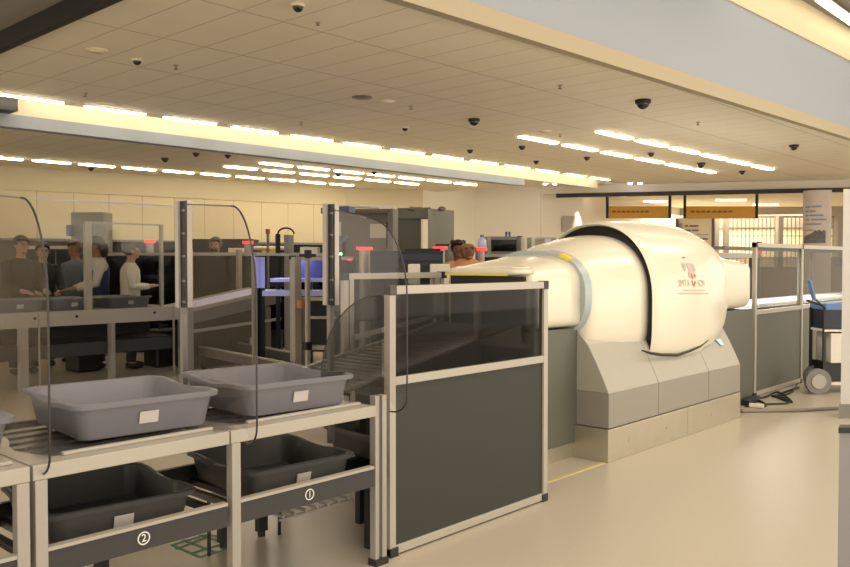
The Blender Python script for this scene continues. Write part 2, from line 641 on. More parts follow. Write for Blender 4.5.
disc('smoke_detector', 97, 50, 3.5, 0.10, 'pale flush round detector disc on the left ceiling planks', 'detector', M_TRIM)
disc('ceiling_speaker', 362, 97, 3.5, 0.12, 'round ceiling speaker with a dark edge in the middle of the ceiling', 'speaker', M_ALUD)
disc('ceiling_speaker', 388, 101, 3.5, 0.09, 'flush pale ceiling disc right of the dark edged speaker', 'speaker', M_TRIM)
disc('ceiling_speaker', 545, 131, 3.5, 0.10, 'flush pale ceiling disc left of the strip lights', 'speaker', M_TRIM)


def sprinkler(px, py, z, label):
    p = onZ(px, py, z)
    f = 0.5 if p.length < 9 else 0.8
    t = thing('sprinkler', label, 'sprinkler', (p.x, p.y, z), 'fire sprinklers')
    b = B(); b.cyl((p.x, p.y, z - 0.01), 0.035 * f, 0.01, 14)
    obj('escutcheon', b, M_ALU, t)
    b = B(); b.cyl((p.x, p.y, z - 0.05 * f), 0.010 * f, 0.045 * f, 8); b.cyl((p.x, p.y, z - 0.055 * f), 0.028 * f, 0.006, 12)
    obj('head', b, M_ALUD, t)


for px, py, z, l in ((318, 22, 3.5, 'sprinkler beside the camera at the top edge'), (176, 65, 3.5, 'sprinkler right of the left dome camera'),
                     (85, 93, 3.5, 'sprinkler near the left end of the lit slot'), (301, 122, 3.5, 'sprinkler above the middle of the lit slot'),
                     (411, 106, 3.5, 'sprinkler above the dome camera near the middle'), (560, 85, 3.5, 'sprinkler left of the large dome camera'),
                     (698, 122, 3.5, 'sprinkler over the right end of the strip light rows'), (560, 134, 3.5, 'sprinkler at the left end of the strip light rows')):
    sprinkler(px, py, z, l + ' on the plank ceiling')
for px, l in ((550, 'left'), (635, 'right')):
    p = onZ(px, 183.5 if px == 550 else 183, 3.5)
    t = thing('downlight', 'pair of tiny bright spot lights over the opening, %s pair' % l, 'downlight', (p.x, p.y, 3.5), 'small spot lights by the opening')
    for s in (-0.12, 0.12):
        b = B(); b.cyl((p.x + s * RGT.x, p.y + s * RGT.y, 3.47), 0.05, 0.03, 12)
        obj('lens', b, M_SPOT, t)

# ================================================================== THE CT SCANNER
YC = 3.97


def sect(x, a, zt, zb, n=2.6, N=56, yc=YC, nl=None, clip=None):
    zc = (zt + zb) / 2
    h = (zt - zb) / 2
    out = []
    for k in range(N):
        t = 2 * PI * k / N
        c, s = math.cos(t), math.sin(t)
        m = nl if (nl and s < 0) else n
        z = zc + h * math.copysign(abs(s) ** (2 / m), s)
        out.append(Vector((x, yc + a * math.copysign(abs(c) ** (2 / m), c), max(z, clip) if clip else z)))
    return out


sc = thing('ct_scanner', 'large cream white CT baggage scanner with a bulging round shell on a grey base', 'baggage scanner', (6.9, YC, 0))
# base profile
prof = [(3.28, 0.26), (3.28, 0.53), (3.33, 0.64), (3.39, 0.76), (3.47, 0.90), (3.56, 1.00), (3.60, 1.03)]
XS = [5.65, 6.47, 7.46, 8.2]


def base_seg(x0, x1, top, m0, bev=0.006):
    pr = [(y, z) for y, z in prof] if top else None
    b = B()
    if top:
        p = [(y, z) for y, z in prof[1:]]
        p = p + [(2 * YC - y, z) for y, z in reversed(p)]
    else:
        p = [(3.28, 0.26), (3.28, 0.53), (2 * YC - 3.28, 0.53), (2 * YC - 3.28, 0.26)]
    b.prism([(x0, y, z) for y, z in p], (x1 - x0, 0, 0))
    return b


for i in range(3):
    x0, x1 = XS[i] + 0.004, XS[i + 1] - 0.004
    obj('base_cover', base_seg(x0, x1, True, None), M_BASE, sc, bevel=0.006)
    o = obj('base_panel', base_seg(x0, x1, False, None), M_BASE2, sc, bevel=0.005)
b = B(); b.box(XS[0] - 0.02, 7.0, 3.27, 2 * YC - 3.27, 0.0, 0.255); 
o = obj('plinth', b, M_PLINTH, sc, bevel=0.004); o['label'] = 'brushed steel kick plate'
b = B(); b.box(7.008, XS[3] - 0.02, 3.27, 2 * YC - 3.27, 0.0, 0.255)
o = obj('plinth', b, M_PLINTH, sc, bevel=0.004); o['label'] = 'brushed steel kick plate'
b = B()
for x, z in ((5.95, 0.13), (6.6, 0.13), (7.5, 0.13)):
    b.cyl((x, 3.262, z), 0.012, 0.01, 10, 'y')
obj('screw', b, M_STEEL, sc)
b = B(); b.cyl((5.95, 3.40, 0.72), 0.012, 0.03, 10, 'y'); b.cyl((8.05, 3.38, 0.72), 0.012, 0.03, 10, 'y')
obj('key_lock', b, M_DARK, sc)
b = B(); b.prism([(7.87, 3.400, 0.795), (7.98, 3.400, 0.795), (8.0, 3.368, 0.735), (7.92, 3.368, 0.735)], (0, -0.006, 0))
o = obj('status_sticker', b, mat('sticker_blue', (0.45, 0.65, 0.75), 0.5), sc)
# entrance hood
hood = [(4.90, 0.30, 1.492, 1.455), (4.915, 0.345, 1.50, 1.448), (4.98, 0.385, 1.508, 1.445), (5.06, 0.405, 1.52, 1.44)]
b = B()
b.loft([sect(x, a, t, z, 4) for x, a, t, z in hood])
o = obj('visor', b, M_WHITE, sc, True)
b = B(); b.box(4.895, 4.915, YC - 0.27, YC + 0.33, 1.447, 1.462)
o = obj('warning_label', b, M_YEL, sc)
b = B()
b.loft([sect(x, a, t, z, n, nl=9) for x, a, t, z, n in ((5.03, 0.405, 1.515, 1.035, 6), (5.05, 0.41, 1.52, 1.035, 5.5), (5.25, 0.42, 1.555, 1.035, 4.2), (5.45, 0.442, 1.59, 1.035, 3.2), (5.62, 0.475, 1.618, 1.035, 2.6))])
hd = obj('entrance_hood', b, M_WHITE, sc, True)
b = B(); b.box(5.00, 5.02, YC - 0.36, YC + 0.36, 1.05, 1.44)
obj('curtain', b, M_BLK, sc)
b = B(); b.cyl((5.34, YC - 0.418, 1.235), 0.035, 0.01, 20, 'y')
obj('button', b, M_TRIM, sc)
# grey housings below the tunnel
b = B(); b.box(4.96, 5.66, 3.57, 2 * YC - 3.57, 0.12, 1.03)
obj('tunnel_housing', b, M_HOUS, sc, bevel=0.005)
b = B(); b.box(4.98, 5.64, 3.59, 2 * YC - 3.59, 0.0, 0.12)
obj('housing_kick_plate', b, M_PLINTH, sc)
b = B(); b.box(8.2, 9.35, 3.60, 2 * YC - 3.6, 0.0, 1.03)
obj('exit_housing', b, M_HOUS, sc, bevel=0.005)
# ring
b = B()
b.loft([sect(x, a, t, z, n) for x, a, t, z, n in ((5.59, 0.475, 1.61, 0.96, 2.55), (5.595, 0.512, 1.64, 0.92, 2.5), (5.68, 0.520, 1.655, 0.91, 2.5), (5.69, 0.48, 1.62, 0.94, 2.5))])
auto_smooth(obj('ring', b, M_RING, sc), 50)
b = B()
r0 = [v for v in sect(5.592, 0.516, 1.645, 0.915, 2.5, 160) if 3.60 < v.y < 3.70 and v.z > 1.4]
r0.sort(key=lambda v: v.y)
b.prism([v + Vector((0, 0, 0.006)) for v in r0] + [v + Vector((0, 0.01, -0.02)) for v in reversed(r0)], (0.092, 0, 0))
obj('caution_sticker', b, M_YEL, sc)
# inner bell
b = B()
b.loft([sect(x, a, t, z, n, nl=4.5) for x, a, t, z, n in ((5.685, 0.475, 1.62, 0.80, 2.8), (5.80, 0.495, 1.665, 0.76, 2.6), (5.95, 0.515, 1.715, 0.74, 2.5), (6.2, 0.535, 1.76, 0.72, 2.4), (6.42, 0.540, 1.788, 0.70, 2.3), (6.64, 0.533, 1.79, 0.70, 2.3))])
obj('inner_shell', b, M_WHITE, sc, True)
# black gap
b = B()
b.loft([sect(x, a, t, z, 2.2, nl=4.5, clip=0.735) for x, a, t, z in ((6.57, 0.576, 1.875, 0.56), (6.72, 0.576, 1.875, 0.56))])
obj('gap_liner', b, M_BLK, sc, True)
# outer shell, open mouth, swollen middle, domed end
SH = [(6.54, 0.588, 1.89, 0.55, 2.15, 0.70), (6.55, 0.60, 1.902, 0.54, 2.15, 0.695), (6.68, 0.617, 1.917, 0.53, 2.15, 0.69), (6.85, 0.633, 1.93, 0.52, 2.15, 0.687), (7.1, 0.645, 1.94, 0.52, 2.15, 0.685), (7.45, 0.648, 1.945, 0.52, 2.15, 0.70), (7.75, 0.625, 1.93, 0.55, 2.2, 0.77),
      (8.0, 0.585, 1.89, 0.62, 2.25, 0.86), (8.2, 0.54, 1.835, 0.72, 2.3, 0.94), (8.35, 0.49, 1.765, 0.82, 2.4, 1.0), (8.46, 0.44, 1.69, 0.90, 2.5, 1.02), (8.50, 0.40, 1.64, 0.96, 2.5, 1.03)]
b = B()
inner = [sect(6.58, 0.578, 1.875, 0.56, 2.15, 72, nl=4.5, clip=0.73)]
b.loft(inner + [sect(*s_[:5], N=72, nl=4.5, clip=s_[5]) for s_ in SH])
shell = auto_smooth(obj('outer_shell', b, M_WHITE, sc, True), 50)
b = B(); b.tube([onY(x, y, 3.345) for x, y in ((642, 350.5), (650, 353), (662, 354.8), (678, 355), (690, 351), (700, 346.5), (708, 340.5))], [0.006, 0.012, 0.013, 0.013, 0.012, 0.010, 0.005], 8)
obj('shell_shadow', b, M_BLK, sc, True)  # black tube standing in for the shadow line under the shell


def shell_y(x, z):
    for i in range(1, len(SH) - 1):
        if SH[i][0] <= x <= SH[i + 1][0]:
            f = (x - SH[i][0]) / (SH[i + 1][0] - SH[i][0])
            a, zt, zb, n = [SH[i][k] * (1 - f) + SH[i + 1][k] * f for k in (1, 2, 3, 4)]
            zc, h = (zt + zb) / 2, (zt - zb) / 2
            u = min(1, abs(z - zc) / h)
            if z < zc:
                n = 4.5
            return YC - a * (1 - u ** n) ** (1 / n)
    return YC


def on_shell(co, lift=0.004):
    return Vector((co.x, shell_y(co.x, co.z) - lift, co.z))


# exit hood
b = B()
b.loft([sect(x, a, t, z, 7) for x, a, t, z in ((8.3, 0.40, 1.63, 1.03), (8.8, 0.405, 1.58, 1.035), (9.10, 0.41, 1.555, 1.04), (9.17, 0.40, 1.545, 1.05), (9.20, 0.375, 1.51, 1.07))])
auto_smooth(obj('exit_hood', b, M_WHITE, sc), 50)
# base handle under the shell
b = B(); b.tube([onY(x, y, 3.40) for x, y in ((679, 352), (684, 349.5), (690, 348), (695, 346.5))], 0.008, 8)
obj('latch', b, mat('latch_brown', (0.30, 0.18, 0.10), 0.5), sc)


# logo printed on the shell: petals, a point and lettering
def lp(px, py):
    """pixel -> point on the shell front"""
    y = 3.42
    for _ in range(12):
        p = onY(px, py, y)
        y = shell_y(p.x, p.z)
    return p


def decal(name, pixels, m, label=None):
    c = [lp(*p) for p in pixels]
    b = B()
    cen = sum(c, Vector((0, 0, 0))) / len(c)
    cen.y = shell_y(cen.x, cen.z)
    lift = Vector((0, -0.004, 0))
    vc = b.bm.verts.new(cen + lift)
    vs = [b.bm.verts.new(Vector((p.x, shell_y(p.x, p.z), p.z)) + lift) for p in c]
    for i in range(len(vs)):
        b.bm.faces.new((vc, vs[i], vs[(i + 1) % len(vs)]))
    o = obj(name, b, m, sc)
    if label:
        o['label'] = label
    return o


decal('logo_petal', [(681, 263.2), (684.5, 263), (685.5, 267), (685, 271.5), (683, 268.5)], M_LOGG)
decal('logo_petal', [(689, 263), (692, 264), (694.5, 267.5), (695.5, 272), (692, 268.5), (690, 265.5)], M_LOGG)
decal('logo_petal', [(685.5, 263), (688.5, 263), (691.5, 267.5), (694, 272.5), (690, 272), (687.5, 268)], mat('logo_pink', (0.62, 0.40, 0.40), 0.5))
decal('logo_petal', [(688, 271), (689.5, 273), (690, 278), (688.5, 276)], M_LOGG)
decal('logo_petal', [(690.5, 272.5), (692, 274), (693.2, 277.5), (692.5, 279.5), (691, 278)], M_LOGR)
decal('logo_petal', [(693, 273), (695.5, 275), (695.6, 278), (694, 277)], M_LOGR)
decal('logo_point', [(691, 281), (692.3, 280.3), (693.2, 284.5), (693, 286)], M_LOGR)
decal('logo_point', [(694.2, 280.4), (695.8, 282), (695, 285), (694, 287.6), (693.4, 286)], M_LOGR)
decal('logo_mark', [(681.8, 256.8), (685, 256.8), (685, 258.2), (681.8, 258.2)], M_TXT)


def shell_text(name, s, px, py, size, m):
    c = lp(px, py)
    rot = FACE_MY
    return text_obj(name, s, size, m, sc, (c.x, 0, c.z), rot, 0.0004, xform=lambda co: on_shell(co, 0.004))


shell_text('logo_lettering', 'SMTA', 684, 283.3, 0.085, M_TXTF)
shell_text('logo_lettering', 'ICN', 701, 283.3, 0.085, M_TXTF)
for y, x0, x1, k in ((290.2, 683, 705, 9), (293.3, 677, 709, 13)):
    for i in range(k):
        a = x0 + (x1 - x0) * i / k
        c = x0 + (x1 - x0) * (i + 0.8) / k
        decal('logo_small_print', [(a, y - 0.5), (c, y - 0.5), (c, y + 0.5), (a, y + 0.5)], mat('small_print', (0.45, 0.42, 0.38), 0.5))


# ================================================================== SCREEN PANEL IN FRONT OF THE LANE
def framed_panel(label, x0, x1, y, ztop, zmid, lower_m, glass_m, w=0.045, name='screen_panel', posts=None, glassbars=True, cat='screen', capl=True):
    t = thing(name, label, cat, ((x0 + x1) / 2, y, 0))
    xs = posts or [x0, x1]
    for x in xs:
        b = B(); b.box(x - w / 2, x + w / 2, y - 0.022, y + 0.022, 0.0, ztop - w)
        obj('post', b, M_CREAM, t, bevel=0.003)
    b = B(); b.box(x0 - w / 2, x1 + w / 2, y - 0.024, y + 0.024, ztop - w, ztop)
    obj('top_rail', b, M_CREAM, t, bevel=0.003)
    if capl:
        for s, x in ((-1, x0 - w / 2), (1, x1 + w / 2)):
            b = B(); b.box(min(x, x - s * 0.05), max(x, x - s * 0.05), y - 0.027, y + 0.027, ztop - w - 0.004, ztop + 0.004)
            o = obj('corner_cap', b, M_BLK, t, bevel=0.003)
            b = B(); b.box(min(x, x - s * 0.06), max(x, x - s * 0.06), y - 0.027, y + 0.027, 0.0, 0.05)
            o = obj('foot', b, M_BLK, t, bevel=0.003)
    for i in range(len(xs) - 1):
        a, c = xs[i] + w / 2, xs[i + 1] - w / 2
        b = B(); b.box(a, c, y - 0.02, y + 0.02, zmid - w / 2, zmid + w / 2)
        obj('middle_rail', b, M_CREAM, t, bevel=0.003)
        b = B(); b.box(a, c, y - 0.02, y + 0.02, 0.01, 0.01 + w)
        obj('bottom_rail', b, M_CREAM, t, bevel=0.003)
        b = B(); b.box(a, c, y - 0.008, y + 0.008, 0.01 + w, zmid - w / 2)
        obj('lower_panel', b, lower_m, t)
        b = B(); b.box(a, c, y - 0.004, y + 0.004, zmid + w / 2, ztop - w)
        obj('window_pane', b, glass_m, t)
    return t


framed_panel('dark grey floor-standing screen panel with a smoked window, right of the tray tables', 3.06, 4.46, 3.07, 1.425, 0.925, M_PANEL, M_SMOKE)
# side return between the screen and the tunnel housing
t = thing('side_screen', 'smoked glass side return screen behind the right end of the grey panel', 'screen', (4.46, 3.35, 0))
for y in (3.13, 3.60):
    b = B(); b.box(4.44, 4.48, y, y + 0.035, 0, 1.40)
    obj('post', b, M_ALUD, t)
b = B(); b.box(4.445, 4.475, 3.165, 3.60, 0.98, 1.01)
obj('middle_rail', b, M_ALUD, t)
b = B(); b.box(4.455, 4.465, 3.165, 3.60, 0.0, 0.98)
obj('lower_panel', b, M_PANEL, t)
b = B(); b.box(4.456, 4.464, 3.165, 3.60, 1.01, 1.39)
obj('window_pane', b, M_SMOKE2, t)
# smoked quarter fin left of the screen
b = B()
q = [(3.03, 3.10, 0.90), (3.03, 3.10, 1.385)]
for k in range(9):
    a = PI / 2 * k / 8
    q.append((2.98 - 0.36 * math.sin(a), 3.10, 0.99 + 0.385 * math.cos(a)))
q.append((2.62, 3.10, 0.90))
b.prism(q, (0, 0.008, 0))
fin = thing('smoked_fin', 'quarter-round smoked acrylic fin at the left post of the grey panel', 'screen', (2.9, 3.1, 0.9))
obj('pane', b, M_SMOKE2, fin)
b = B(); b.tube([Vector(p) + Vector((0, -0.002, 0)) for p in q[2:]], 0.0025, 6)
obj('edge', b, M_DARK, fin)

# ------------------------------------------------------------------ infeed conveyor up to the scanner
cv = thing('infeed_conveyor', 'inclined roller conveyor rising behind the grey panel into the scanner', 'conveyor', (3.95, 3.97, 0))


def cz(x):
    return 0.755 + (x - 3.05) * 0.173


for y in (3.60, 4.34):
    b = B()
    b.prism([(3.28, y - 0.02, cz(3.28) - 0.13), (4.92, y - 0.02, cz(4.92) - 0.13), (4.92, y - 0.02, cz(4.92) + 0.015), (3.28, y - 0.02, cz(3.28) + 0.015)], (0, 0.04, 0))
    obj('side_rail', b, M_ALUD, cv)
    for x in (3.34, 4.4):
        b = B(); b.box(x - 0.025, x + 0.025, y - 0.02, y + 0.02, 0, cz(x) - 0.12)
        obj('leg', b, M_DARK, cv)
for i in range(24):
    x = 3.31 + i * 0.069
    b = B(); b.cyl((x, 3.625, cz(x) - 0.02), 0.026, 0.69, 10, 'y')
    obj('roller', b, M_ROLL, cv, True)

# rear guard rail of the lane
gr = thing('guard_frame', 'aluminium guard frame with smoked pane on the far side of the infeed conveyor', 'guard frame', (4.5, 4.62, 0))
for x in (4.13, 5.17 - 0.02):
    for dx in (0, 0.055):
        b = B(); b.box(x + dx - 0.022, x + dx + 0.022, 4.60, 4.64, 0.0, 1.42)
        obj('post', b, M_ALU, gr)
b = B(); b.box(4.10, 5.23, 4.595, 4.645, 1.42, 1.465)
obj('top_rail', b, M_CREAM, gr)
for x in (4.10, 5.20):
    b = B(); b.box(x - 0.012, x + 0.05, 4.59, 4.65, 1.415, 1.47)
    obj('corner_cap', b, M_BLK, gr)
b = B(); b.prism([(4.18, 4.60, 0.96), (5.15, 4.60, 1.09), (5.15, 4.60, 1.12), (4.18, 4.60, 0.99)], (0, 0.04, 0))
obj('lower_rail', b, M_ALU, gr)
b = B(); b.box(4.20, 5.13, 4.616, 4.624, 1.10, 1.42)
obj('pane', b, M_SMOKE2, gr)

# ================================================================== TRAY TABLES OF THE NEAR LANE
YF, YB = 2.97, 3.87
ZT = 0.835


def tray_table(label, x0, x1, num, front_legs, back_legs):
    t = thing('tray_table', label, 'roller table', ((x0 + x1) / 2, (YF + YB) / 2, 0), 'near lane tray tables')
    b = B(); b.box(x0, x1, YF, YF + 0.035, ZT - 0.055, ZT)
    obj('front_beam', b, M_CREAM, t, bevel=0.003)
    b = B(); b.box(x0, x1, YB - 0.035, YB, ZT - 0.055, ZT)
    obj('back_beam', b, M_ALUD, t)
    # steel end plates with a wavy edge
    for s, xe in ((1, x0), (-1, x1)):
        b = B()
        pts = [(xe, YF + 0.035), (xe, YB - 0.035)]
        for k in range(13):
            f = 1 - k / 12
            pts.append((xe + s * (0.09 + 0.035 * math.cos(f * 2 * PI * 1.5)), YF + 0.035 + f * (YB - YF - 0.07)))
        b.prism([(x, y, ZT - 0.012) for x, y in pts], (0, 0, 0.010))
        obj('end_plate', b, M_STEEL, t)
    b = B(); b.box(x0 + 0.05, x1 - 0.05, YF + 0.035, YF + 0.10, ZT - 0.010, ZT - 0.001)
    obj('edge_plate', b, M_CREAM, t)
    for k in range(6):
        y = YF + 0.15 + k * 0.115
        b = B(); b.box(x0 + 0.05, x1 - 0.05, y, y + 0.06, ZT - 0.035, ZT - 0.014)
        obj('skate_rail', b, M_ROLL, t)
    b = B(); b.box(x0 + 0.14, x1 - 0.03, YF + 0.075, YF + 0.10, ZT - 0.001, ZT + 0.013)
    obj('guide_bar', b, M_CREAM, t, bevel=0.004)
    b = B(); b.box(x0 + 0.1, x1 - 0.1, YF + 0.15, YB - 0.1, ZT - 0.05, ZT - 0.04)
    obj('under_tray', b, M_DARK, t)
    for x in front_legs:
        b = B(); b.box(x - 0.022, x + 0.022, YF - 0.004, YF + 0.04, 0.03, ZT - 0.055)
        l = obj('leg', b, M_ALU, t, bevel=0.003)
        b = B(); b.cyl((x, YF + 0.02, 0), 0.022, 0.03, 12)
        obj('foot', b, M_BLK, l)
    for x in back_legs:
        b = B(); b.box(x - 0.03, x + 0.03, YB - 0.05, YB - 0.01, 0.03, ZT - 0.055)
        l = obj('leg', b, M_DARK, t)
        b = B(); b.cyl((x, YB - 0.03, 0), 0.022, 0.03, 12)
        obj('foot', b, M_BLK, l)
    # lower shelf
    b = B(); b.box(x0 + 0.03, x1 - 0.01, YF + 0.005, YF + 0.03, 0.43, 0.52)
    lb = obj('lower_beam', b, M_BEAM, t)
    b = B(); b.box(x0 + 0.03, x1 - 0.01, YF, YF + 0.035, 0.52, 0.533)
    obj('beam_cap', b, M_CREAM, lb)
    b = B(); b.box(x0 + 0.03, x1 - 0.01, YB - 0.09, YB - 0.06, 0.40, 0.50)
    obj('lower_back_beam', b, M_DARK, t)
    for k in range(7):
        x = x0 + 0.10 + k * (x1 - x0 - 0.2) / 6
        b = B(); b.box(x - 0.016, x + 0.016, YF + 0.11, YB - 0.09, 0.40, 0.43)
        obj('shelf_bar', b, M_DARK if k % 2 == 0 else M_ALUD, t)
    if num:
        cx, czz = num[1], 0.476
        b = B()
        b.loft([[Vector((cx + r * math.cos(a), YF + yy, czz + r * math.sin(a))) for a in [2 * PI * k / 28 for k in range(28)]] for r, yy in ((0.0215, 0.006), (0.0215, 0.003), (0.026, 0.003), (0.026, 0.006))], cap=False, close=True)
        obj('number_ring', b, mat('marking_white', (0.75, 0.74, 0.72), 0.6), lb)
        text_obj('number', num[0], 0.042, MATS['marking_white'], lb, (cx, YF + 0.003, czz), FACE_MY, 0.001)
    return t


tray_table('tray table at the far left edge, left of the twin aluminium legs', 0.40, 1.185, None, [0.6, 1.16], [0.5, 1.1])
tray_table('middle tray table whose black lower beam carries a circled 2', 1.195, 2.005, ('2', 1.613), [1.222], [1.56, 1.86])
tray_table('right tray table whose black lower beam carries a circled 1, beside the grey panel', 2.012, 2.86, ('1', 2.44), [2.036], [2.55, 2.80])
# end post between the table and the screen panel
t = thing('end_post', 'grooved aluminium end post between the right tray table and the grey panel', 'post', (2.96, 3.04, 0))
b = B(); b.box(2.905, 2.93, 3.02, 3.06, 0.03, 0.87); b.box(2.955, 2.985, 3.02, 3.06, 0.03, 0.87)
obj('flange', b, M_ALU, t)
b = B(); b.box(2.93, 2.955, 3.03, 3.06, 0.03, 0.87)
obj('groove', b, M_ALUD, t)
b = B(); b.box(2.90, 2.99, 3.01, 3.07, 0.0, 0.035)
obj('foot', b, M_BLK, t)


# ------------------------------------------------------------------ bins
def rrect(hx, hy, r, n=5):
    out = []
    for cx, cy, a0 in ((hx - r, hy - r, 0), (-hx + r, hy - r, 90), (-hx + r, -hy + r, 180), (hx - r, -hy + r, 270)):
        for k in range(n + 1):
            a = R(a0 + 90 * k / n)
            out.append((cx + r * math.cos(a), cy + r * math.sin(a)))
        # intermediate points along the following side for the handle dip
        nx = {0: 1, 90: 2, 180: 3, 270: 0}[a0]
    res = []
    N = len(out)
    for i in range(N):
        p, q = Vector(out[i]), Vector(out[(i + 1) % N])
        res.append(p)
        if (q - p).length > 0.12:
            for k in range(1, 8):
                res.append(p.lerp(q, k / 8))
    return res


def make_bin(label, m, loc, rz, group, W_=0.63, D_=0.66, Hh=0.15, lab=True):
    t = thing('security_bin', label, 'bin', (0, 0, 0), group)
    b = B()

    def ring(dx, z, dip=False):
        out = []
        for p in rrect(W_ / 2 - dx, D_ / 2 - dx, 0.06 if dx < 0.03 else 0.045):
            zz = z
            if dip and abs(p.x) > W_ / 2 - 0.06:
                zz -= 0.016 * max(0, 1 - (abs(p.y) / 0.17) ** 2)
            out.append(Vector((p.x, p.y, zz)))
        return out
    b.loft([ring(0.05, 0.0), ring(0.045, 0.006), ring(0.022, Hh - 0.03), ring(0.02, Hh - 0.024), ring(0.0, Hh - 0.022, True), ring(-0.002, Hh - 0.004, True), ring(0.004, Hh, True), ring(0.018, Hh - 0.001, True),
            ring(0.026, Hh - 0.008), ring(0.05, 0.012), ring(0.056, 0.006)])
    o = obj('tub', b, m, t, True)
    auto_smooth(o, 40)
    if lab:
        b = B()
        y = -D_ / 2 + 0.031
        b.prism([(-0.045, y - 0.003, 0.045), (0.035, y - 0.003, 0.045), (0.035, y - 0.014, 0.095), (-0.045, y - 0.014, 0.095)], (0, 0.004, 0))
        obj('label_sticker', b, M_LABEL, t)
    t.location = loc
    t.rotation_euler = (0, 0, rz)
    return t


bin0 = make_bin('large grey bin on the middle tray table, left of the two upper bins', M_BIN, (1.752, 3.425, 0.848), R(-5), 'grey bins on top of the near tray tables')
dup(bin0, (2.50, 3.375, 0.848), R(-5), 'large grey bin on the right tray table, nearest the grey panel')
dup(bin0, (0.90, 3.43, 0.848), R(-4), 'grey bin cut by the left photo edge on the leftmost tray table')
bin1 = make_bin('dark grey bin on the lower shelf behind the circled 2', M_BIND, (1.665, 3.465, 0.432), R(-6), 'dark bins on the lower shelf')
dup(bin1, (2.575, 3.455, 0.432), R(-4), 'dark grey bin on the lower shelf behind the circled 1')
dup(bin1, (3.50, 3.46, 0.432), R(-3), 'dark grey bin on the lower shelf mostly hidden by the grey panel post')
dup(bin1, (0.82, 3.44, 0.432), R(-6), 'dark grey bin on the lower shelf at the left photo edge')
# little rack that carries the hidden bin
t = thing('lower_roller_rack', 'black low roller rack under the infeed conveyor start', 'rack', (3.4, 3.5, 0))
for y in (3.25, 3.50):
    b = B(); b.box(3.03, 3.8, y - 0.02, y + 0.02, 0.36, 0.43)
    obj('rail', b, M_DARK, t)
for x in (3.08, 3.7):
    b = B(); b.box(x - 0.02, x + 0.02, 3.23, 3.27, 0.0, 0.36)
    obj('leg', b, M_DARK, t)
# wire shelf and green floor marking below the tables
ws = thing('wire_shelf', 'low wire shelf with pale bars under the circled 1 table', 'shelf', (2.6, 3.5, 0))
for k in range(7):
    x = 2.44 + k * 0.07
    b = B(); b.bar((x, 3.17, 0.33), (x, 3.78, 0.33), 0.012)
    obj('bar', b, M_ALU, ws)
for y in (3.17, 3.78):
    b = B(); b.bar((2.41, y, 0.32), (2.89, y, 0.32), 0.012)
    obj('frame', b, M_ALUD, ws)
for x in (2.42, 2.88):
    b = B(); b.bar((x, 3.78, 0.32), (x, 3.78, 0.0), 0.014)
    obj('leg', b, M_DARK, ws)
b = B()
g = [onZ(*p, 0.002) for p in ((172, 545), (200, 557), (232, 548), (232, 537), (205, 535), (172, 545))]
for p, q in zip(g, g[1:]):
    b.bar(p, q, 0.018, 0.003)
for p, q in (((183, 540), (215, 552)), ((200, 535), (232, 545)), ((176, 549), (210, 536)), ((192, 553), (232, 541))):
    b.bar(onZ(*p, 0.002), onZ(*q, 0.002), 0.018, 0.003)
tag(obj('floor_marking', b, M_GREENT, None), 'green lattice marking on the floor under the tray tables', 'floor marking')


# ------------------------------------------------------------------ curved acrylic shields
def shield(label, front, back, ztop, rad=0.34, post=True, zt_post=1.87, thin=0.03):
    F_, K_ = Vector((front[0], front[1], 0)), Vector((back[0], back[1], 0))
    d = (F_ - K_)
    Ls = d.length
    d.normalize()
    n = Vector((-d.y, d.x, 0))
    t = thing('acrylic_shield', label, 'acrylic shield', (back[0], back[1], ZT), 'curved acrylic shields')
    path = [(0.03, ztop + 0.06)]
    rx, rz = rad, 0.40
    for k in range(13):
        a = PI / 2 * k / 12
        path.append((Ls - rx + rx * math.sin(a), ztop - rz + rz * math.cos(a)))
    path.append((Ls, 1.0))
    for k in range(7):
        a = PI / 2 * k / 6
        path.append((Ls - 0.14 + 0.14 * math.cos(a), 0.88 - 0.09 * math.sin(a)))
    poly = path[:-2] + [(Ls - 0.14, ZT + 0.012), (0.03, ZT + 0.012)]
    b = B()
    b.prism([K_ + d * s + Vector((0, 0, z)) - n * 0.003 for s, z in poly], n * 0.006)
    obj('sheet', b, M_CLEAR, t)
    b = B(); b.tube([K_ + d * s + Vector((0, 0, z)) for s, z in path[1:]], 0.0042, 8)
    obj('edge', b, M_EDGE, t, True)
    b = B(); b.tube([K_ + d * s + Vector((0, 0, z)) for s, z in path[:2]], 0.003, 8)
    obj('top_edge', b, M_ALUD, t, True)
    if post:
        px_, py_ = back
        b = B(); b.box(px_ - 0.018, px_ + 0.018, py_ - 0.032, py_ + 0.032, 1.31, zt_post)
        p = obj('post', b, M_DARK, t)
        for s in (-1, 1):
            c = Vector((px_, py_, 0)) + RGT * (0.024 * s)
            b = B(); b.box(c.x - 0.015, c.x + 0.015, c.y - 0.02, c.y + 0.012, 1.31, zt_post + 0.004)
            obj('post_flange', b, M_ALU, p)
        for z in (1.34, 1.45, 1.58, 1.70, 1.82):
            b = B(); b.cyl((px_ - 0.02, py_ - 0.042, z), 0.006, 0.02, 10, 'y')
            obj('bolt', b, M_ALUD, p)
        b = B(); b.box(px_ - thin / 2, px_ + thin / 2, py_ - thin / 2, py_ + thin / 2, ZT - 0.3, 1.32)
        obj('stem', b, M_ALUD, t)
    return t


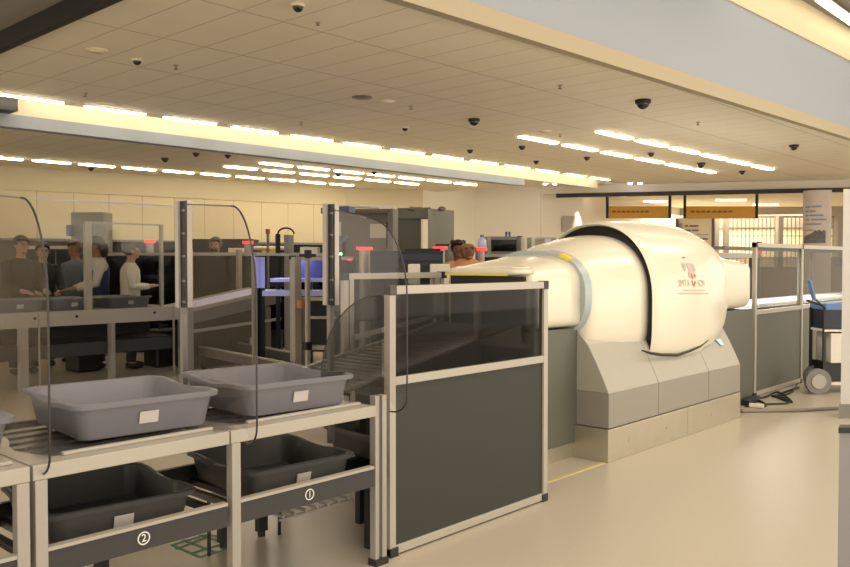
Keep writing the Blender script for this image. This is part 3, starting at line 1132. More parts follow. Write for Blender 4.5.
shield('clear curved acrylic shield at the left photo edge above the leftmost bin', (1.222, 2.895), (1.36, 3.92), 1.79)
shield('clear curved acrylic shield between the two upper grey bins', (2.0, 2.77), (2.365, 3.92), 1.795)
shc = shield('clear curved acrylic shield right of the right upper bin, before the grey panel', (2.95, 2.84), (3.05, 3.53), 1.78)
b = B(); p = at(342, 211, 4.85)
b.bar(at(324, 211, 4.85), at(352, 209.5, 4.75), 0.06, 0.035)
obj('bracket', b, mat('bracket_navy', (0.03, 0.04, 0.09), 0.4), shc)['label'] = 'navy bracket'
b = B(); b.tube([at(326, 206.5, 4.85), at(345, 206, 4.75), at(380, 208, 4.6)], 0.006, 8)
obj('top_bar', b, M_CREAM, shc)

# ================================================================== RIGHT SIDE: EXIT LANE SCREENS
def seg_screens():
    y = 3.66
    xs = [9.50, 11.10, 13.6, 16.6]
    labs = ['glazed grey screen panel right behind the scanner exit, next to the scanner base',
            'glazed grey screen panel behind the blue topped cart',
            'glazed grey screen panel farthest right along the exit lane']
    for i in range(3):
        framed_panel(labs[i], xs[i] + 0.03, xs[i + 1] - 0.03, y + 0.04 * i, 1.77, 0.97, M_HOUS, M_SMOKE2, 0.05, capl=(i == 0), name='glazed_screen')


seg_screens()
# exit conveyor with rollers coloured white for their daylight glow
ec = thing('exit_conveyor', 'exit conveyor with rollers coloured white for daylight glow behind the glazed screens', 'conveyor', (12.5, 4.2, 0))
for y in (3.85, 4.55):
    b = B(); b.box(9.45, 16.0, y - 0.03, y + 0.03, 0.85, 1.00)
    obj('side_rail', b, M_ALU, ec)
for x in (9.8, 12.5, 15.5):
    for y in (3.85, 4.55):
        b = B(); b.box(x - 0.03, x + 0.03, y - 0.025, y + 0.025, 0, 0.86)
        obj('leg', b, M_ALUD, ec)
MROLLW = mat('glow_white', (0.9, 0.88, 0.85), 0.3)
for i in range(60):
    b = B(); b.cyl((9.52 + i * 0.107, 3.88, 0.985), 0.045, 0.64, 8, 'y')
    obj('roller', b, MROLLW, ec, True)
area('roller_fill', (12.0, 4.2, 1.68), 4.5, 0.2, 60, (1, 0.95, 0.9))  # added fill that brightens the exit rollers
t = thing('fill_housing', 'added slim housing of the fill light over the exit conveyor behind the glazed screens', 'lamp', (12.0, 4.2, 1.7))  # invented housing that carries the added fill
b = B(); b.box(9.7, 14.3, 4.08, 4.32, 1.70, 1.74)
obj('housing', b, M_ALUD, t)
for x in (9.75, 14.25):
    b = B(); b.box(x - 0.02, x + 0.02, 4.53, 4.57, 1.0, 1.72); b.box(x - 0.02, x + 0.02, 4.2, 4.57, 1.70, 1.73)
    obj('bracket', b, M_ALUD, t)
# another machine seen through the glass
t = thing('search_machine', 'dark machine with a pale top seen through the glass right of the scanner exit', 'machine', (12.5, 6.2, 0))
b = B(); b.box(11.2, 14.6, 5.7, 6.7, 0.0, 1.25)
obj('body', b, M_DARK, t)
b = B(); b.box(10.6, 14.8, 5.6, 6.8, 1.62, 1.70)
obj('canopy', b, M_ALU, t)
for x in (10.7, 12.6, 14.7):
    b = B(); b.box(x - 0.04, x + 0.04, 5.65, 5.73, 0, 1.62)
    obj('post', b, M_ALUD, t)
bx_, by_ = xy(759, 16)
t = thing('beacon_light', 'red beacon lamp above the first glazed screen at right', 'beacon', (bx_, by_, 1.7))
b = B(); b.cyl((bx_, by_, 1.72), 0.06, 0.16, 12)
obj('lens', b, M_RED, t)
b = B(); b.cyl((bx_, by_, 1.88), 0.05, 0.06, 12)
obj('cap', b, M_BLK, t)
b = B(); b.cyl((bx_, by_, 0.0), 0.03, 1.72, 10)
obj('pole', b, M_ALUD, t)

# cart
cx, cy = 10.35, 3.05
ct = thing('service_cart', 'blue topped service cart with a white drawer box behind the pale post at right', 'cart', (cx, cy, 0))
ux = Vector((RGT.x, RGT.y, 0))
uy = Vector((FWD.x, FWD.y, 0)).normalized()
base = Vector((*xy(843, 9.75), 0))


def cbox(u0, u1, v0, v1, z0, z1):
    b = B()
    b.prism([base + ux * u + uy * v + Vector((0, 0, z0)) for u, v in ((u0, v0), (u1, v0), (u1, v1), (u0, v1))], (0, 0, z1 - z0))
    return b


obj('top_tray', cbox(-0.20, 0.50, 0, 0.4, 0.98, 1.06), M_BLUE, ct, bevel=0.012)
obj('body', cbox(-0.19, 0.54, 0.02, 0.38, 0.76, 0.98), M_NAVY, ct)
obj('shelf', cbox(-0.21, 0.55, -0.01, 0.38, 0.73, 0.755), M_SHELF, ct)
db = obj('drawer_box', cbox(-0.13, 0.50, 0.0, 0.38, 0.36, 0.71), M_SHELF, ct, bevel=0.006)
obj('handle', cbox(0.02, 0.08, -0.02, 0.0, 0.56, 0.59), M_ALUD, db)
obj('lower_body', cbox(-0.17, 0.54, 0.03, 0.38, 0.14, 0.36), M_BLK, ct)
obj('lower_shelf', cbox(-0.18, 0.55, 0.0, 0.38, 0.10, 0.135), M_SHELF, ct)
for u in (-0.20, 0.52):
    for v in (0.02, 0.36):
        obj('upright', cbox(u - 0.015, u + 0.015, v - 0.015, v + 0.015, 0.1, 1.0), M_BLK, ct)
for k, v in enumerate((-0.04, 0.36)):
    c = base + ux * (-0.30 if k == 0 else -0.13) + uy * v + Vector((0, 0, 0.15))
    b = B(); b.tube([c - uy * 0.03, c + uy * 0.03], 0.15, 22)
    wl = obj('wheel', b, mat('grey_rubber', (0.20, 0.19, 0.18), 0.6), ct)
    b = B(); b.tube([c - uy * 0.04, c + uy * 0.04], 0.085, 18)
    obj('hub', b, M_ALU, wl)
    c2 = base + ux * 0.45 + uy * v + Vector((0, 0, 0.06))
    b = B(); b.tube([c2 - uy * 0.02, c2 + uy * 0.02], 0.06, 16)
    obj('caster', b, M_BLK, ct)
b = B(); b.tube([base + ux * -0.2 + Vector((0, 0, 1.0)), base + ux * -0.24 + Vector((0, 0, 1.04)), base + ux * -0.42 + Vector((0, 0, 1.10))], 0.012, 8)
obj('handle_bar', b, M_BLK, ct)
b = B()
q0 = base + ux * -0.33 + Vector((0, 0, 1.10)); q1 = base + ux * -0.395 + Vector((0, 0, 1.34))
b.bar(q0, q1, 0.07, 0.03)
obj('paddle', b, M_BLUE, ct, bevel=0.008)
b = B(); b.tube([base + ux * -0.24 + Vector((0, 0, 1.04)), q0 + Vector((0, 0, 0.02))], 0.01, 8)
obj('paddle_stem', b, M_BLK, ct)

# pale post at the right edge
px0, py0 = xy(845.5, 8.2)
t = thing('floor_post', 'tall pale grey floor post with a dark foot at the right photo edge', 'post', (px0, py0, 0))
b = B()
q = [Vector((*xy(p, d), 0.14)) for p, d in ((842.5, 8.2), (862, 8.2), (864, 8.4), (844.5, 8.4))]
b.prism(q, (0, 0, 2.13))
obj('shaft', b, mat('post_grey', (0.50, 0.49, 0.46), 0.5), t)
b = B()
q = [Vector((*xy(p, d), 0.0)) for p, d in ((841, 8.18), (864, 8.18), (866, 8.43), (843, 8.43))]
b.prism(q, (0, 0, 0.14))
obj('foot', b, M_ALUD, t)
# low grey panel bottom right
px0, py0 = xy(850, 3.0)
t = thing('low_barrier', 'low grey barrier panel with a dark cap cut by the lower right corner', 'barrier', (px0, py0, 0))
b = B()
q = [Vector((*xy(p, d), 0.0)) for p, d in ((841.5, 3.0), (900, 3.0), (902, 3.04), (843, 3.04))]
b.prism(q, (0, 0, 0.93))
obj('panel', b, mat('barrier_grey', (0.22, 0.21, 0.22), 0.5), t)
b = B()
q = [Vector((*xy(p, d), 0.93)) for p, d in ((840.5, 2.99), (900, 2.99), (902, 3.05), (842, 3.05))]
b.prism(q, (0, 0, 0.02))
obj('cap', b, M_DARK, t)

# cables and power strip on the floor
def cable(label, pix, r, m, name='cable'):
    pts = [onZ(*p, r + 0.001) for p in pix]
    sm = []
    for i in range(len(pts) - 1):
        p0, p1, p2, p3 = pts[max(i - 1, 0)], pts[i], pts[i + 1], pts[min(i + 2, len(pts) - 1)]
        for k in range(6):
            u = k / 6
            sm.append(0.5 * ((2 * p1) + (p2 - p0) * u + (2 * p0 - 5 * p1 + 4 * p2 - p3) * u * u + (3 * p1 - p0 - 3 * p2 + p3) * u ** 3))
    sm.append(pts[-1])
    b = B(); b.tube(sm, r, 6)
    return tag(obj(name, b, m, None, True), label, 'cable')


cable('flat grey cable cover running right across the floor to the pale post', [(741, 411), (770, 410.5), (800, 410), (838, 408)], 0.018, mat('cable_grey', (0.24, 0.21, 0.17), 0.6))
cable('black cable looping on the floor beside the scanner foot', [(742, 404), (756, 400), (766, 405), (756, 406), (750, 400), (765, 397), (778, 392), (792, 402), (776, 396), (785, 392), (799, 387)], 0.012, M_BLK)
cable('second black cable curling towards the cart wheel', [(745, 406), (770, 404), (788, 403), (784, 398), (772, 396), (790, 393), (800, 380), (804, 372)], 0.010, M_DARK)
b = B()
p0, p1 = onZ(745, 403, 0.03), onZ(756, 398, 0.03)
b.bar(p0, p1, 0.09, 0.06)
tag(obj('power_adapter', b, M_BLK, None, bevel=0.006), 'black power adapter lying on the floor at the scanner foot', 'adapter')
b = B()
p0, p1 = onZ(749, 405, 0.025), onZ(764, 406, 0.025)
b.bar(p0, p1, 0.06, 0.04)
tag(obj('power_strip', b, M_SHELF, None, bevel=0.006), 'white power strip lying beside the black adapter', 'power strip')
# brass floor joint beside the scanner
b = B(); b.bar((4.55, 3.30, 0.002), (5.62, 3.30, 0.002), 0.03, 0.004)
o = obj('trim_floor_joint', b, mat('brass_joint', (0.62, 0.50, 0.22), 0.5)); o['kind'] = 'structure'


# ================================================================== CONCOURSE BEHIND
def hang_sign(label, pl, pr, d, y0=206, y1=218):
    t = thing('hanging_sign', label, 'sign', (*xy((pl + pr) / 2, d), 3.0), 'amber hanging signs')
    a = at(pl, 0, d); c = at(pr, 0, d)
    z1, z0 = zat(y0, d), zat(y1, d)
    b = B(); b.prism([(a.x, a.y, z0), (c.x, c.y, z0), (c.x, c.y, z1), (a.x, a.y, z1)], FWD * 0.08)
    bd = obj('sign_board', b, M_SIGN, t)
    for p in (pl, pr):
        q = at(p, 0, d)
        b = B(); b.bar((q.x, q.y, z0), (q.x, q.y, 3.45), 0.06)
        obj('hanger', b, M_BLK, t)
    # one line of small black print
    k = 8
    for i in range(k):
        f0 = 0.08 + i * 0.075
        u = (c - a)
        s, e = a + u * f0, a + u * (f0 + 0.055)
        zz = (z0 + z1) / 2 + 0.02
        b = B(); b.prism([(s.x, s.y, zz - 0.025), (e.x, e.y, zz - 0.025), (e.x, e.y, zz + 0.025), (s.x, s.y, zz + 0.025)], FWD * -0.01)
        obj('sign_print', b, mat('sign_ink', (0.18, 0.11, 0.03), 0.7), bd)


hang_sign('left amber hanging sign above the top of the scanner shell', 608.5, 671.5, 23)
hang_sign('right amber hanging sign above the white notice board', 686.5, 759, 23)
# notice board
d = 24.8
a, c = at(679, 0, d), at(715.5, 0, d)
t = thing('notice_board', 'white printed notice board standing behind the scanner shell', 'notice', (*xy(697, d), 0))
b = B(); b.prism([(a.x, a.y, zat(251, d)), (c.x, c.y, zat(251, d)), (c.x, c.y, zat(218, d)), (a.x, a.y, zat(218, d))], FWD * 0.05)
nb = obj('board', b, mat('notice_white', (0.80, 0.72, 0.54), 0.6), t)
for p in (a, c):
    b = B(); b.box(p.x - 0.04, p.x + 0.04, p.y - 0.04, p.y + 0.04, 0, zat(218, d))
    obj('leg', b, M_ALUD, t)


def blocks(parent, d, rows, m, lift=0.03, name='print'):
    """rows of word-shaped print: (y, half height, [(x0, x1), ...]) in photo pixels, on a board at depth d"""
    for y, hh, words in rows:
        b = B()
        for x0, x1 in words:
            p, q = at(x0, 0, d - lift), at(x1, 0, d - lift)
            b.prism([(p.x, p.y, zat(y + hh, d)), (q.x, q.y, zat(y + hh, d)), (q.x, q.y, zat(y - hh, d)), (p.x, p.y, zat(y - hh, d))], FWD * 0.01)
        obj(name, b, m, parent)


blocks(nb, d, [(225.8, 0.9, [(686.8, 690), (691.5, 700.5)]), (230.2, 0.9, [(686.5, 693), (694, 700.5)]), (234.5, 0.25, [(686.8, 711)]), (238.8, 0.9, [(688, 693), (694.3, 704), (705, 710)]), (243, 0.9, [(692, 697), (698, 706)])], M_TXT)
b = B()
p = at(683.2, 0, d - 0.03)
b.ball((p.x, p.y, zat(227, d)), 1, (0.06, 0.06, 0.13))
obj('crest', b, M_LOGG, nb)
# grille and columns
d = 26.5
g = thing('security_grille', 'tall roll-down bar grille across the bright concourse behind', 'grille', (*xy(790, d), 0))
for i in range(30):
    px = 731 + i * 4.2
    q = at(px, 0, d)
    b = B(); b.tube([(q.x, q.y, 0), (q.x, q.y, zat(216.5, d))], 0.014, 6)
    obj('bar', b, M_ALUD, g)
for y in (217, 228, 236, 258):
    b = B(); b.bar(Vector((*xy(729, d), zat(y, d))), Vector((*xy(856, d), zat(y, d))), 0.05 if y == 217 else 0.025)
    obj('cross_bar', b, M_ALUD, g)
for px0, px1, lab in ((714.5, 721.5, 'grey square column right of the notice board'), (727.5, 731.5, 'narrow dark column at the left end of the bar grille'),
                      (781, 786, 'grey square column in the middle of the bar grille'), (840.5, 848, 'grey square column at the right photo edge behind the grille')):
    a = at(px0, 0, 26); c = at(px1, 0, 26)
    b = B(); b.prism([(a.x, a.y, 0), (c.x, c.y, 0), (c.x, c.y, 3.0), (a.x, a.y, 3.0)], FWD * 0.25)
    tag(obj('column', b, mat('column_grey', (0.30, 0.27, 0.23), 0.7), None), lab, 'column', 'concourse columns')
# low ledge in the concourse
a, c = xy(680, 25.8), xy(860, 25)
t = thing('concourse_counter', 'low brown counter running along under the bar grille', 'counter', (*a, 0))
b = B(); b.bar((*a, 0.7), (*c, 0.7), 0.4, 1.4)
obj('front', b, mat('counter_brown', (0.30, 0.23, 0.17), 0.7), t)
b = B(); b.bar((*a, 1.55), (*c, 1.55), 0.05, 0.30)
obj('glass_screen', b, M_SMOKE2, t)
# poster and its spot lamp on the left wall
d = 25
wdir = (C1 - C0).normalized()


def on_wall(px, off=0.03):
    r = ray(px, 262); r2 = Vector((r.x, r.y))
    # intersect with the concourse wall line
    n = Vector((-wdir.y, wdir.x))
    k = C0.dot(n) / r2.dot(n)
    return r2 * (k * (1 - off / 10))


pa, pc = on_wall(562), on_wall(576.5)
da, dc = pa.dot(Vector((FWD.x, FWD.y))), pc.dot(Vector((FWD.x, FWD.y)))
b = B()
b.prism([(pa.x, pa.y, zat(232, da)), (pc.x, pc.y, zat(232, dc)), (pc.x, pc.y, zat(216, dc)), (pa.x, pa.y, zat(216, da))], FWD * 0.02)
pst = thing('wall_poster', 'grey wall poster lit by a spot lamp left of the amber signs', 'poster', (pa.x, pa.y, 1.8))
obj('sheet', b, mat('poster_grey', (0.40, 0.36, 0.33), 0.7, noise=0.1, scale=4), pst)
ps = on_wall(585, 0.22)
sl = bpy.data.lights.new('poster_spot', 'SPOT')
sl.energy = 200; sl.color = WARM; sl.spot_size = R(60); sl.spot_blend = 0.8
so = bpy.data.objects.new('poster_spot', sl); COL.objects.link(so); so.location = (ps.x, ps.y, 3.4)
t = thing('spot_lamp', 'small round spot lamp above the grey wall poster', 'lamp', (ps.x, ps.y, 3.42))
b = B(); b.cyl((ps.x, ps.y, 3.41), 0.06, 0.04, 14)
obj('rim', b, M_TRIM, t)
# concourse strip lamps
for i, (x0, x1, y, d, l) in enumerate(((592, 628, 202, 23.3, 'left'), (645, 668, 206, 25.5, 'middle'), (718, 748, 199.5, 25, 'right'), (755, 780, 204, 27, 'far right'))):
    a, c = at(x0, 0, d), at(x1, 0, d)
    b = B(); b.bar((a.x, a.y, 3.42), (c.x, c.y, 3.42), 0.12, 0.04)
    tag(obj('concourse_lamp', b, mat('lamp_soft', (1, 0.9, 0.75), 0.5, emit=((1, 0.85, 0.62), 1.6))), '%s strip lamp on the concourse ceiling behind the opening' % l, 'ceiling light', 'concourse strip lamps')

# round advertising column
d = 18.4
kx, ky = xy(816.5, d + 0.3)
t = thing('advertising_column', 'round pale advertising column with lines of print and a dark photo', 'advertising column', (kx, ky, 0))
b = B(); b.cyl((kx, ky, 0), 0.29, zat(190, d), 40)
kc = obj('drum', b, mat('column_print_base', (0.50, 0.44, 0.40), 0.6), t)
auto_smooth(kc, 40)


def on_drum(px, y):
    r = ray(px, 262)
    # ray-circle
    dx, dy = r.x, r.y
    A_ = dx * dx + dy * dy
    B_ = -2 * (dx * kx + dy * ky)
    C_ = kx * kx + ky * ky - 0.294 ** 2
    k = (-B_ - math.sqrt(max(0, B_ * B_ - 4 * A_ * C_))) / (2 * A_)
    return Vector((dx * k, dy * k, zat(y, d)))


def drum_patch(x0, x1, y0, y1, m, name):
    b = B()
    n = 6
    top = [on_drum(x0 + (x1 - x0) * i / n, y0) for i in range(n + 1)]
    bot = [on_drum(x0 + (x1 - x0) * i / n, y1) for i in range(n + 1)]
    for i in range(n):
        b.bm.faces.new([b.bm.verts.new(v) for v in (top[i], top[i + 1], bot[i + 1], bot[i])])
    obj(name, b, m, kc)


for y, ws_ in ((206.5, ((805, 810), (811, 821))), (211, ((805, 808), (809, 815))), (215.3, ((805, 808), (809, 823))), (219.5, ((805, 809), (811, 826))), (224, ((805, 821),)), (230, ((804.8, 812),))):
    for x0, x1 in ws_:
        drum_patch(x0, x1, y - 0.9, y + 0.9, M_TXTB if y > 207 or True else M_TXT, 'print_line')
b = B()
n = 10
ys = [236, 235.5, 234, 233.5, 232, 230, 231, 229.5, 231.5, 230, 231]
top = [on_drum(803.8 + 21.5 * i / n, ys[i]) for i in range(n + 1)]
bot = [on_drum(803.8 + 21.5 * i / n, 243) for i in range(n + 1)]
for i in range(n):
    b.bm.faces.new([b.bm.verts.new(v) for v in (top[i], top[i + 1], bot[i + 1], bot[i])])
obj('printed_photo', b, M_PHOTO, kc)
b = B(); b.cyl((kx, ky, zat(190, d)), 0.295, 0.03, 40)
obj('top_rim', b, M_DARK, t)

# wall sign on the white wall
d = 20.9
p = at(508.5, 0, d)
t = thing('restroom_sign', 'small blue square sign with a white figure on the white wall', 'sign', (p.x, p.y, 2.2))
a, c = at(505.8, 0, d), at(511.2, 0, d)
b = B(); b.prism([(a.x, a.y, zat(237.5, d)), (c.x, c.y, zat(237.5, d)), (c.x, c.y, zat(231.5, d)), (a.x, a.y, zat(231.5, d))], FWD * 0.03)
sb = obj('plate', b, mat('sign_blue', (0.04, 0.07, 0.30), 0.5), t)
b = B()
p = at(508.5, 0, d - 0.02)
b.ball((p.x, p.y, zat(232.7, d)), 0.02)
b.prism([p + RGT * u + Vector((0, 0, z - p.z)) for u, z in ((-0.03, zat(234, d)), (0.03, zat(234, d)), (0.02, zat(236.8, d)), (-0.02, zat(236.8, d)))], FWD * 0.01)
obj('figure', b, M_LABEL, sb)


# ================================================================== LANE TWO (mid distance, Y 10.2)
YL = 10.22
def xL(px, y=YL):
    return onY(px, 262, y).x


l2 = thing('long_bench', 'long cream bench of the second lane with bins on it behind the left tables', 'bench', (5.5, YL, 0))
x0, x1 = xL(-20), xL(179)
ZB = 0.945
b = B(); b.box(x0, x1, YL, YL + 0.06, ZB - 0.185, ZB)
obj('front_beam', b, M_CREAM, l2)
b = B(); b.box(x0, x1, YL + 0.06, YL + 0.95, ZB - 0.03, ZB - 0.005)
obj('table_top', b, M_ALU, l2)
for a, c in ((19.5, 27.5), (110.5, 114.5), (181, 193)):
    b = B(); b.box(xL(a), xL(c), YL + 0.0, YL + 0.10, 0, ZB - 0.185 if a < 150 else ZB)
    obj('leg', b, M_ALU, l2)
b = B(); b.box(x0, x1, YL + 0.12, YL + 0.18, 0.36, 0.52)
obj('lower_beam', b, M_BEAM, l2)
b = B(); b.box(x0, x1, YL + 0.8, YL + 0.9, 0.42, 0.70)
obj('lower_back_beam', b, M_BEAM, l2)
b = B(); b.box(x0, x1, YL + 0.2, YL + 0.8, 0.50, 0.53)
obj('lower_shelf', b, M_DARK, l2)
b = B()
for px in (34, 76, 154):
    p = onY(px, 262, YL)
    b.cyl((p.x, YL - 0.012, 0.87), 0.018, 0.012, 8, 'y')
obj('bolts', b, M_DARK, l2)
for px, l in ((8, 'leftmost'), (62, 'middle'), (118, 'rightmost')):
    dup(bin0, (xL(px, YL + 0.5), YL + 0.48, ZB - 0.004), 0.05, l + ' of the three grey bins on the long cream bench of the second lane', 'grey bins on the second lane bench')
# glazed screen on the bench
gs = thing('bench_screen', 'glass screen with cream posts standing on the long bench of the second lane', 'screen', (xL(125), YL, ZB))
Y2 = YL + 0.03
b = B(); b.box(xL(85.5), xL(92), YL, Y2 + 0.03, ZB, 2.06)
obj('wide_post', b, M_CREAM, gs)
b = B(); b.box(xL(161), xL(163.5), YL, Y2 + 0.02, ZB, 2.06)
obj('post', b, M_CREAM, gs)
b = B(); b.box(xL(92), xL(161), YL, Y2 + 0.01, 2.04, 2.06)
obj('top_rail', b, M_ALU, gs)
b = B(); b.box(xL(92), xL(161), YL + 0.012, YL + 0.02, ZB, 2.04)
obj('pane', b, M_GLASS, gs)
gs2 = thing('tall_glass_screen', 'tall clear glass sheet behind the people at the left, with a bright top edge', 'screen', (xL(100, 10.15), 10.12, 0.9))
b = B(); b.box(xL(38, 10.1), xL(175, 10.1), 10.12, 10.13, 0.95, 2.30)
obj('pane', b, M_GLASS, gs2)
b = B(); b.box(xL(38, 10.1), xL(175, 10.1), 10.118, 10.132, 2.30, 2.312)
obj('top_edge', b, M_PALEBLUE, gs2)
for px in (39, 174):
    b = B(); b.box(xL(px, 10.1) - 0.004, xL(px, 10.1) + 0.004, 10.10, 10.14, 0.0, 0.96)
    obj('stand', b, M_ALU, gs2)
# black boxes and stool under the bench
for px, w, y, h, lab in ((163, 0.45, 11.3, 0.55, 'black equipment case on the floor under the second lane bench'), (82, 0.35, 11.6, 0.42, 'dark bag on the floor near the person at the bench')):
    x = xL(px, y)
    b = B(); b.box(x - w / 2, x + w / 2, y - 0.2, y + 0.2, 0, h)
    t = thing('equipment_case' if px > 100 else 'floor_bag', lab, 'case' if px > 100 else 'bag', (x, y, 0))
    obj('body', b, M_BLK, t, bevel=0.03)
    b = B(); b.tube([(x - 0.08, y, h), (x - 0.06, y, h + 0.05), (x + 0.06, y, h + 0.05), (x + 0.08, y, h)], 0.012, 6)
    obj('handle', b, M_DARK, t)

# inclined conveyor right of the bench
ic = thing('inclined_conveyor', 'inclined cream conveyor with an added dark skirt left of the blue lit machine', 'conveyor', (xL(240), YL, 0))
xa, xb = xL(193), xL(290, 10.0)
def sl(x):
    return 0.86 + (x - xa) / (xb - xa) * 0.24


for y, nm in ((YL, 'near_rail'), (YL + 0.8, 'far_rail')):
    b = B(); b.prism([(xa, y, sl(xa) - 0.17), (xb, y, sl(xb) - 0.17), (xb, y, sl(xb)), (xa, y, sl(xa))], (0, 0.05, 0))
    obj(nm, b, M_ALUD, ic)
    b = B(); b.prism([(xa, y - 0.005, sl(xa)), (xb, y - 0.005, sl(xb)), (xb, y - 0.005, sl(xb) + 0.05), (xa, y - 0.005, sl(xa) + 0.05)], (0, 0.06, 0))
    obj('rail_cap', b, M_CREAM, ic)
b = B(); b.prism([(xa, YL + 0.06, sl(xa) + 0.0), (xb, YL + 0.06, sl(xb)), (xb, YL + 0.06, sl(xb) + 0.03), (xa, YL + 0.06, sl(xa) + 0.03)], (0, 0.73, 0))
obj('belt', b, M_PALEBLUE, ic)
b = B(); b.prism([(xa, YL, 0.56), (xb, YL, 0.66), (xb, YL, 0.70), (xa, YL, 0.60)], (0, 0.05, 0))
obj('brace_rail', b, M_CREAM, ic)
b = B(); b.prism([(xa, YL + 0.3, 0.40), (xb, YL + 0.3, 0.40), (xb, YL + 0.3, sl(xb) - 0.18), (xa, YL + 0.3, sl(xa) - 0.18)], (0, 0.03, 0))
obj('backing', b, M_BLK, ic)  # dark sheet added to darken the gap behind the rails
for px in (262, 272):
    x = xL(px)
    b = B(); b.box(x - 0.05, x + 0.05, YL + 0.1, YL + 0.2, 0, 0.86)
    obj('leg', b, M_ALUD, ic)
# low return conveyor heading towards the camera
rc = thing('return_conveyor', 'low return conveyor on the floor below the inclined conveyor', 'conveyor', (6.5, 9.6, 0))
for p, q in (((200, 347), (288, 364)), ((238, 343), (290, 353))):
    z = 0.32
    a, c = onZ(*p, z), onZ(*q, z)
    b = B(); b.bar((a.x, a.y, z - 0.06), (c.x, c.y, z - 0.06), 0.04, 0.12)
    r_ = obj('side_rail', b, M_ALUD, rc)
    b = B(); b.bar((a.x, a.y, z + 0.01), (c.x, c.y, z + 0.01), 0.05, 0.02)
    obj('rail_cap', b, M_CREAM, r_)
    for f in (0.05, 0.95):
        q_ = a.lerp(c, f)
        b = B(); b.box(q_.x - 0.025, q_.x + 0.025, q_.y - 0.025, q_.y + 0.025, 0, z - 0.11)
        obj('leg', b, M_DARK, r_)
# black cabinet mass under the incline
cb = thing('black_cabinet', 'black equipment cabinet under the inclined conveyor', 'cabinet', (xL(230, 10.6), 10.6, 0))
b = B(); b.box(xL(199, 10.35), xL(259, 10.35), 10.60, 10.98, 0.0, 0.62)
obj('body', b, M_BLK, cb)
for px in (215, 240):
    b = B(); b.box(xL(px, 10.34) - 0.01, xL(px, 10.34) + 0.01, 10.585, 10.60, 0.05, 0.60)
    obj('door_gap', b, M_DARK, cb)

# rack with blue lit belt (px 288..352)
D2 = 10.3
rk = thing('machine_rack', 'aluminium rack with blue lit belts in the middle distance left of the shield post', 'rack', (*xy(320, D2), 0))


def pbar(parent, name, x0, y0, x1, y1, d0, d1, w, m, h=None):
    b = B()
    a, c = at(x0, y0, d0), at(x1, y1, d1)
    b.bar(a, c, w, h)
    return obj(name, b, m, parent)


def ppost(parent, name, x, ytop, d, w, m, ybot=None, dd=0.0):
    q = at(x, 262, d)
    z0 = 0.0 if ybot is None else zat(ybot, d)
    b = B(); b.box(q.x - w / 2, q.x + w / 2, q.y - w / 2, q.y + w / 2, z0, zat(ytop, d))
    return obj(name, b, m, parent)


def pslab(parent, name, x0, x1, y0, y1, d, t, m, d1=None, bevel=0):
    """board between two photo columns at a depth (d left, d1 right), t thick away from the eye"""
    d1 = d1 or d
    a, c = at(x0, 262, d), at(x1, 262, d1)
    b = B()
    zb, zt = max(0, zat(y1, d)), zat(y0, d)
    b.prism([(a.x, a.y, zb), (c.x, c.y, zb), (c.x, c.y, zt), (a.x, a.y, zt)], Vector((FWD.x, FWD.y, 0)) * t)
    return obj(name, b, m, parent, bevel=bevel)


ppost(rk, 'post', 295.5, 257, D2, 0.10, M_CREAM)
ppost(rk, 'post', 303, 300, D2 + 0.1, 0.07, M_ALU)
ppost(rk, 'post', 349, 257, D2 + 0.3, 0.09, M_CREAM)
pslab(rk, 'top_rail', 291, 353, 256.5, 260.5, D2, 0.08, M_CREAM)
pslab(rk, 'belt', 270, 331, 278.5, 282, D2 + 0.25, 0.35, M_LAV)
pslab(rk, 'belt', 262, 331, 291, 296, D2 + 0.15, 0.5, M_LAV)
pslab(rk, 'back_panel', 298, 331, 260, 279, D2 + 0.7, 0.05, mat('indigo_panel', (0.08, 0.07, 0.22), 0.5))
pslab(rk, 'shelf_rail', 299, 352, 297, 300.5, D2 + 0.1, 0.08, M_CREAM)
pslab(rk, 'shelf_rail', 303, 352, 316.5, 319, D2 + 0.1, 0.06, M_ALU)
pslab(rk, 'lower_rail', 303, 330, 346, 350, D2 - 0.2, 0.1, M_ALU)
pslab(rk, 'lower_panel', 305, 352, 301, 352, D2 + 0.6, 0.1, M_BLK)
pslab(rk, 'corner_cap', 289, 296, 255.5, 259.5, D2 - 0.02, 0.1, M_BLK)
b = B(); q = at(301, 320, D2 - 0.05); b.cyl((q.x, q.y, zat(308, D2)), 0.05, 0.10, 12)
obj('emergency_switch', b, mat('switch_orange', (0.5, 0.18, 0.08), 0.5), rk)
t = thing('queue_rod', 'thin pale rod with black knobs in front of the blue lit rack', 'rod', (*xy(307.5, 9.9), 0))
ppost(t, 'rod', 307.5, 258, 9.9, 0.045, M_CREAM)
ppost(t, 'top_knob', 308, 250, 9.9, 0.06, M_BLK, 258)
ppost(t, 'side_knob', 307.5, 254, 9.85, 0.14, M_BLK, 257)
ppost(t, 'lower_knob', 307, 342, 9.9, 0.08, M_BLK, 350)
# blue lit uprights
for px, l in ((257, 'left'), (262, 'right')):
    t = thing('lit_upright', '%s of the two pale blue lit uprights behind the inclined conveyor' % l, 'post', (*xy(px, 11.3), 0), 'pale blue uprights')
    ppost(t, 'bar', px, 257, 11.3, 0.055, M_LAV, 288)
    ppost(t, 'stand', px, 288, 11.3, 0.05, M_DARK)
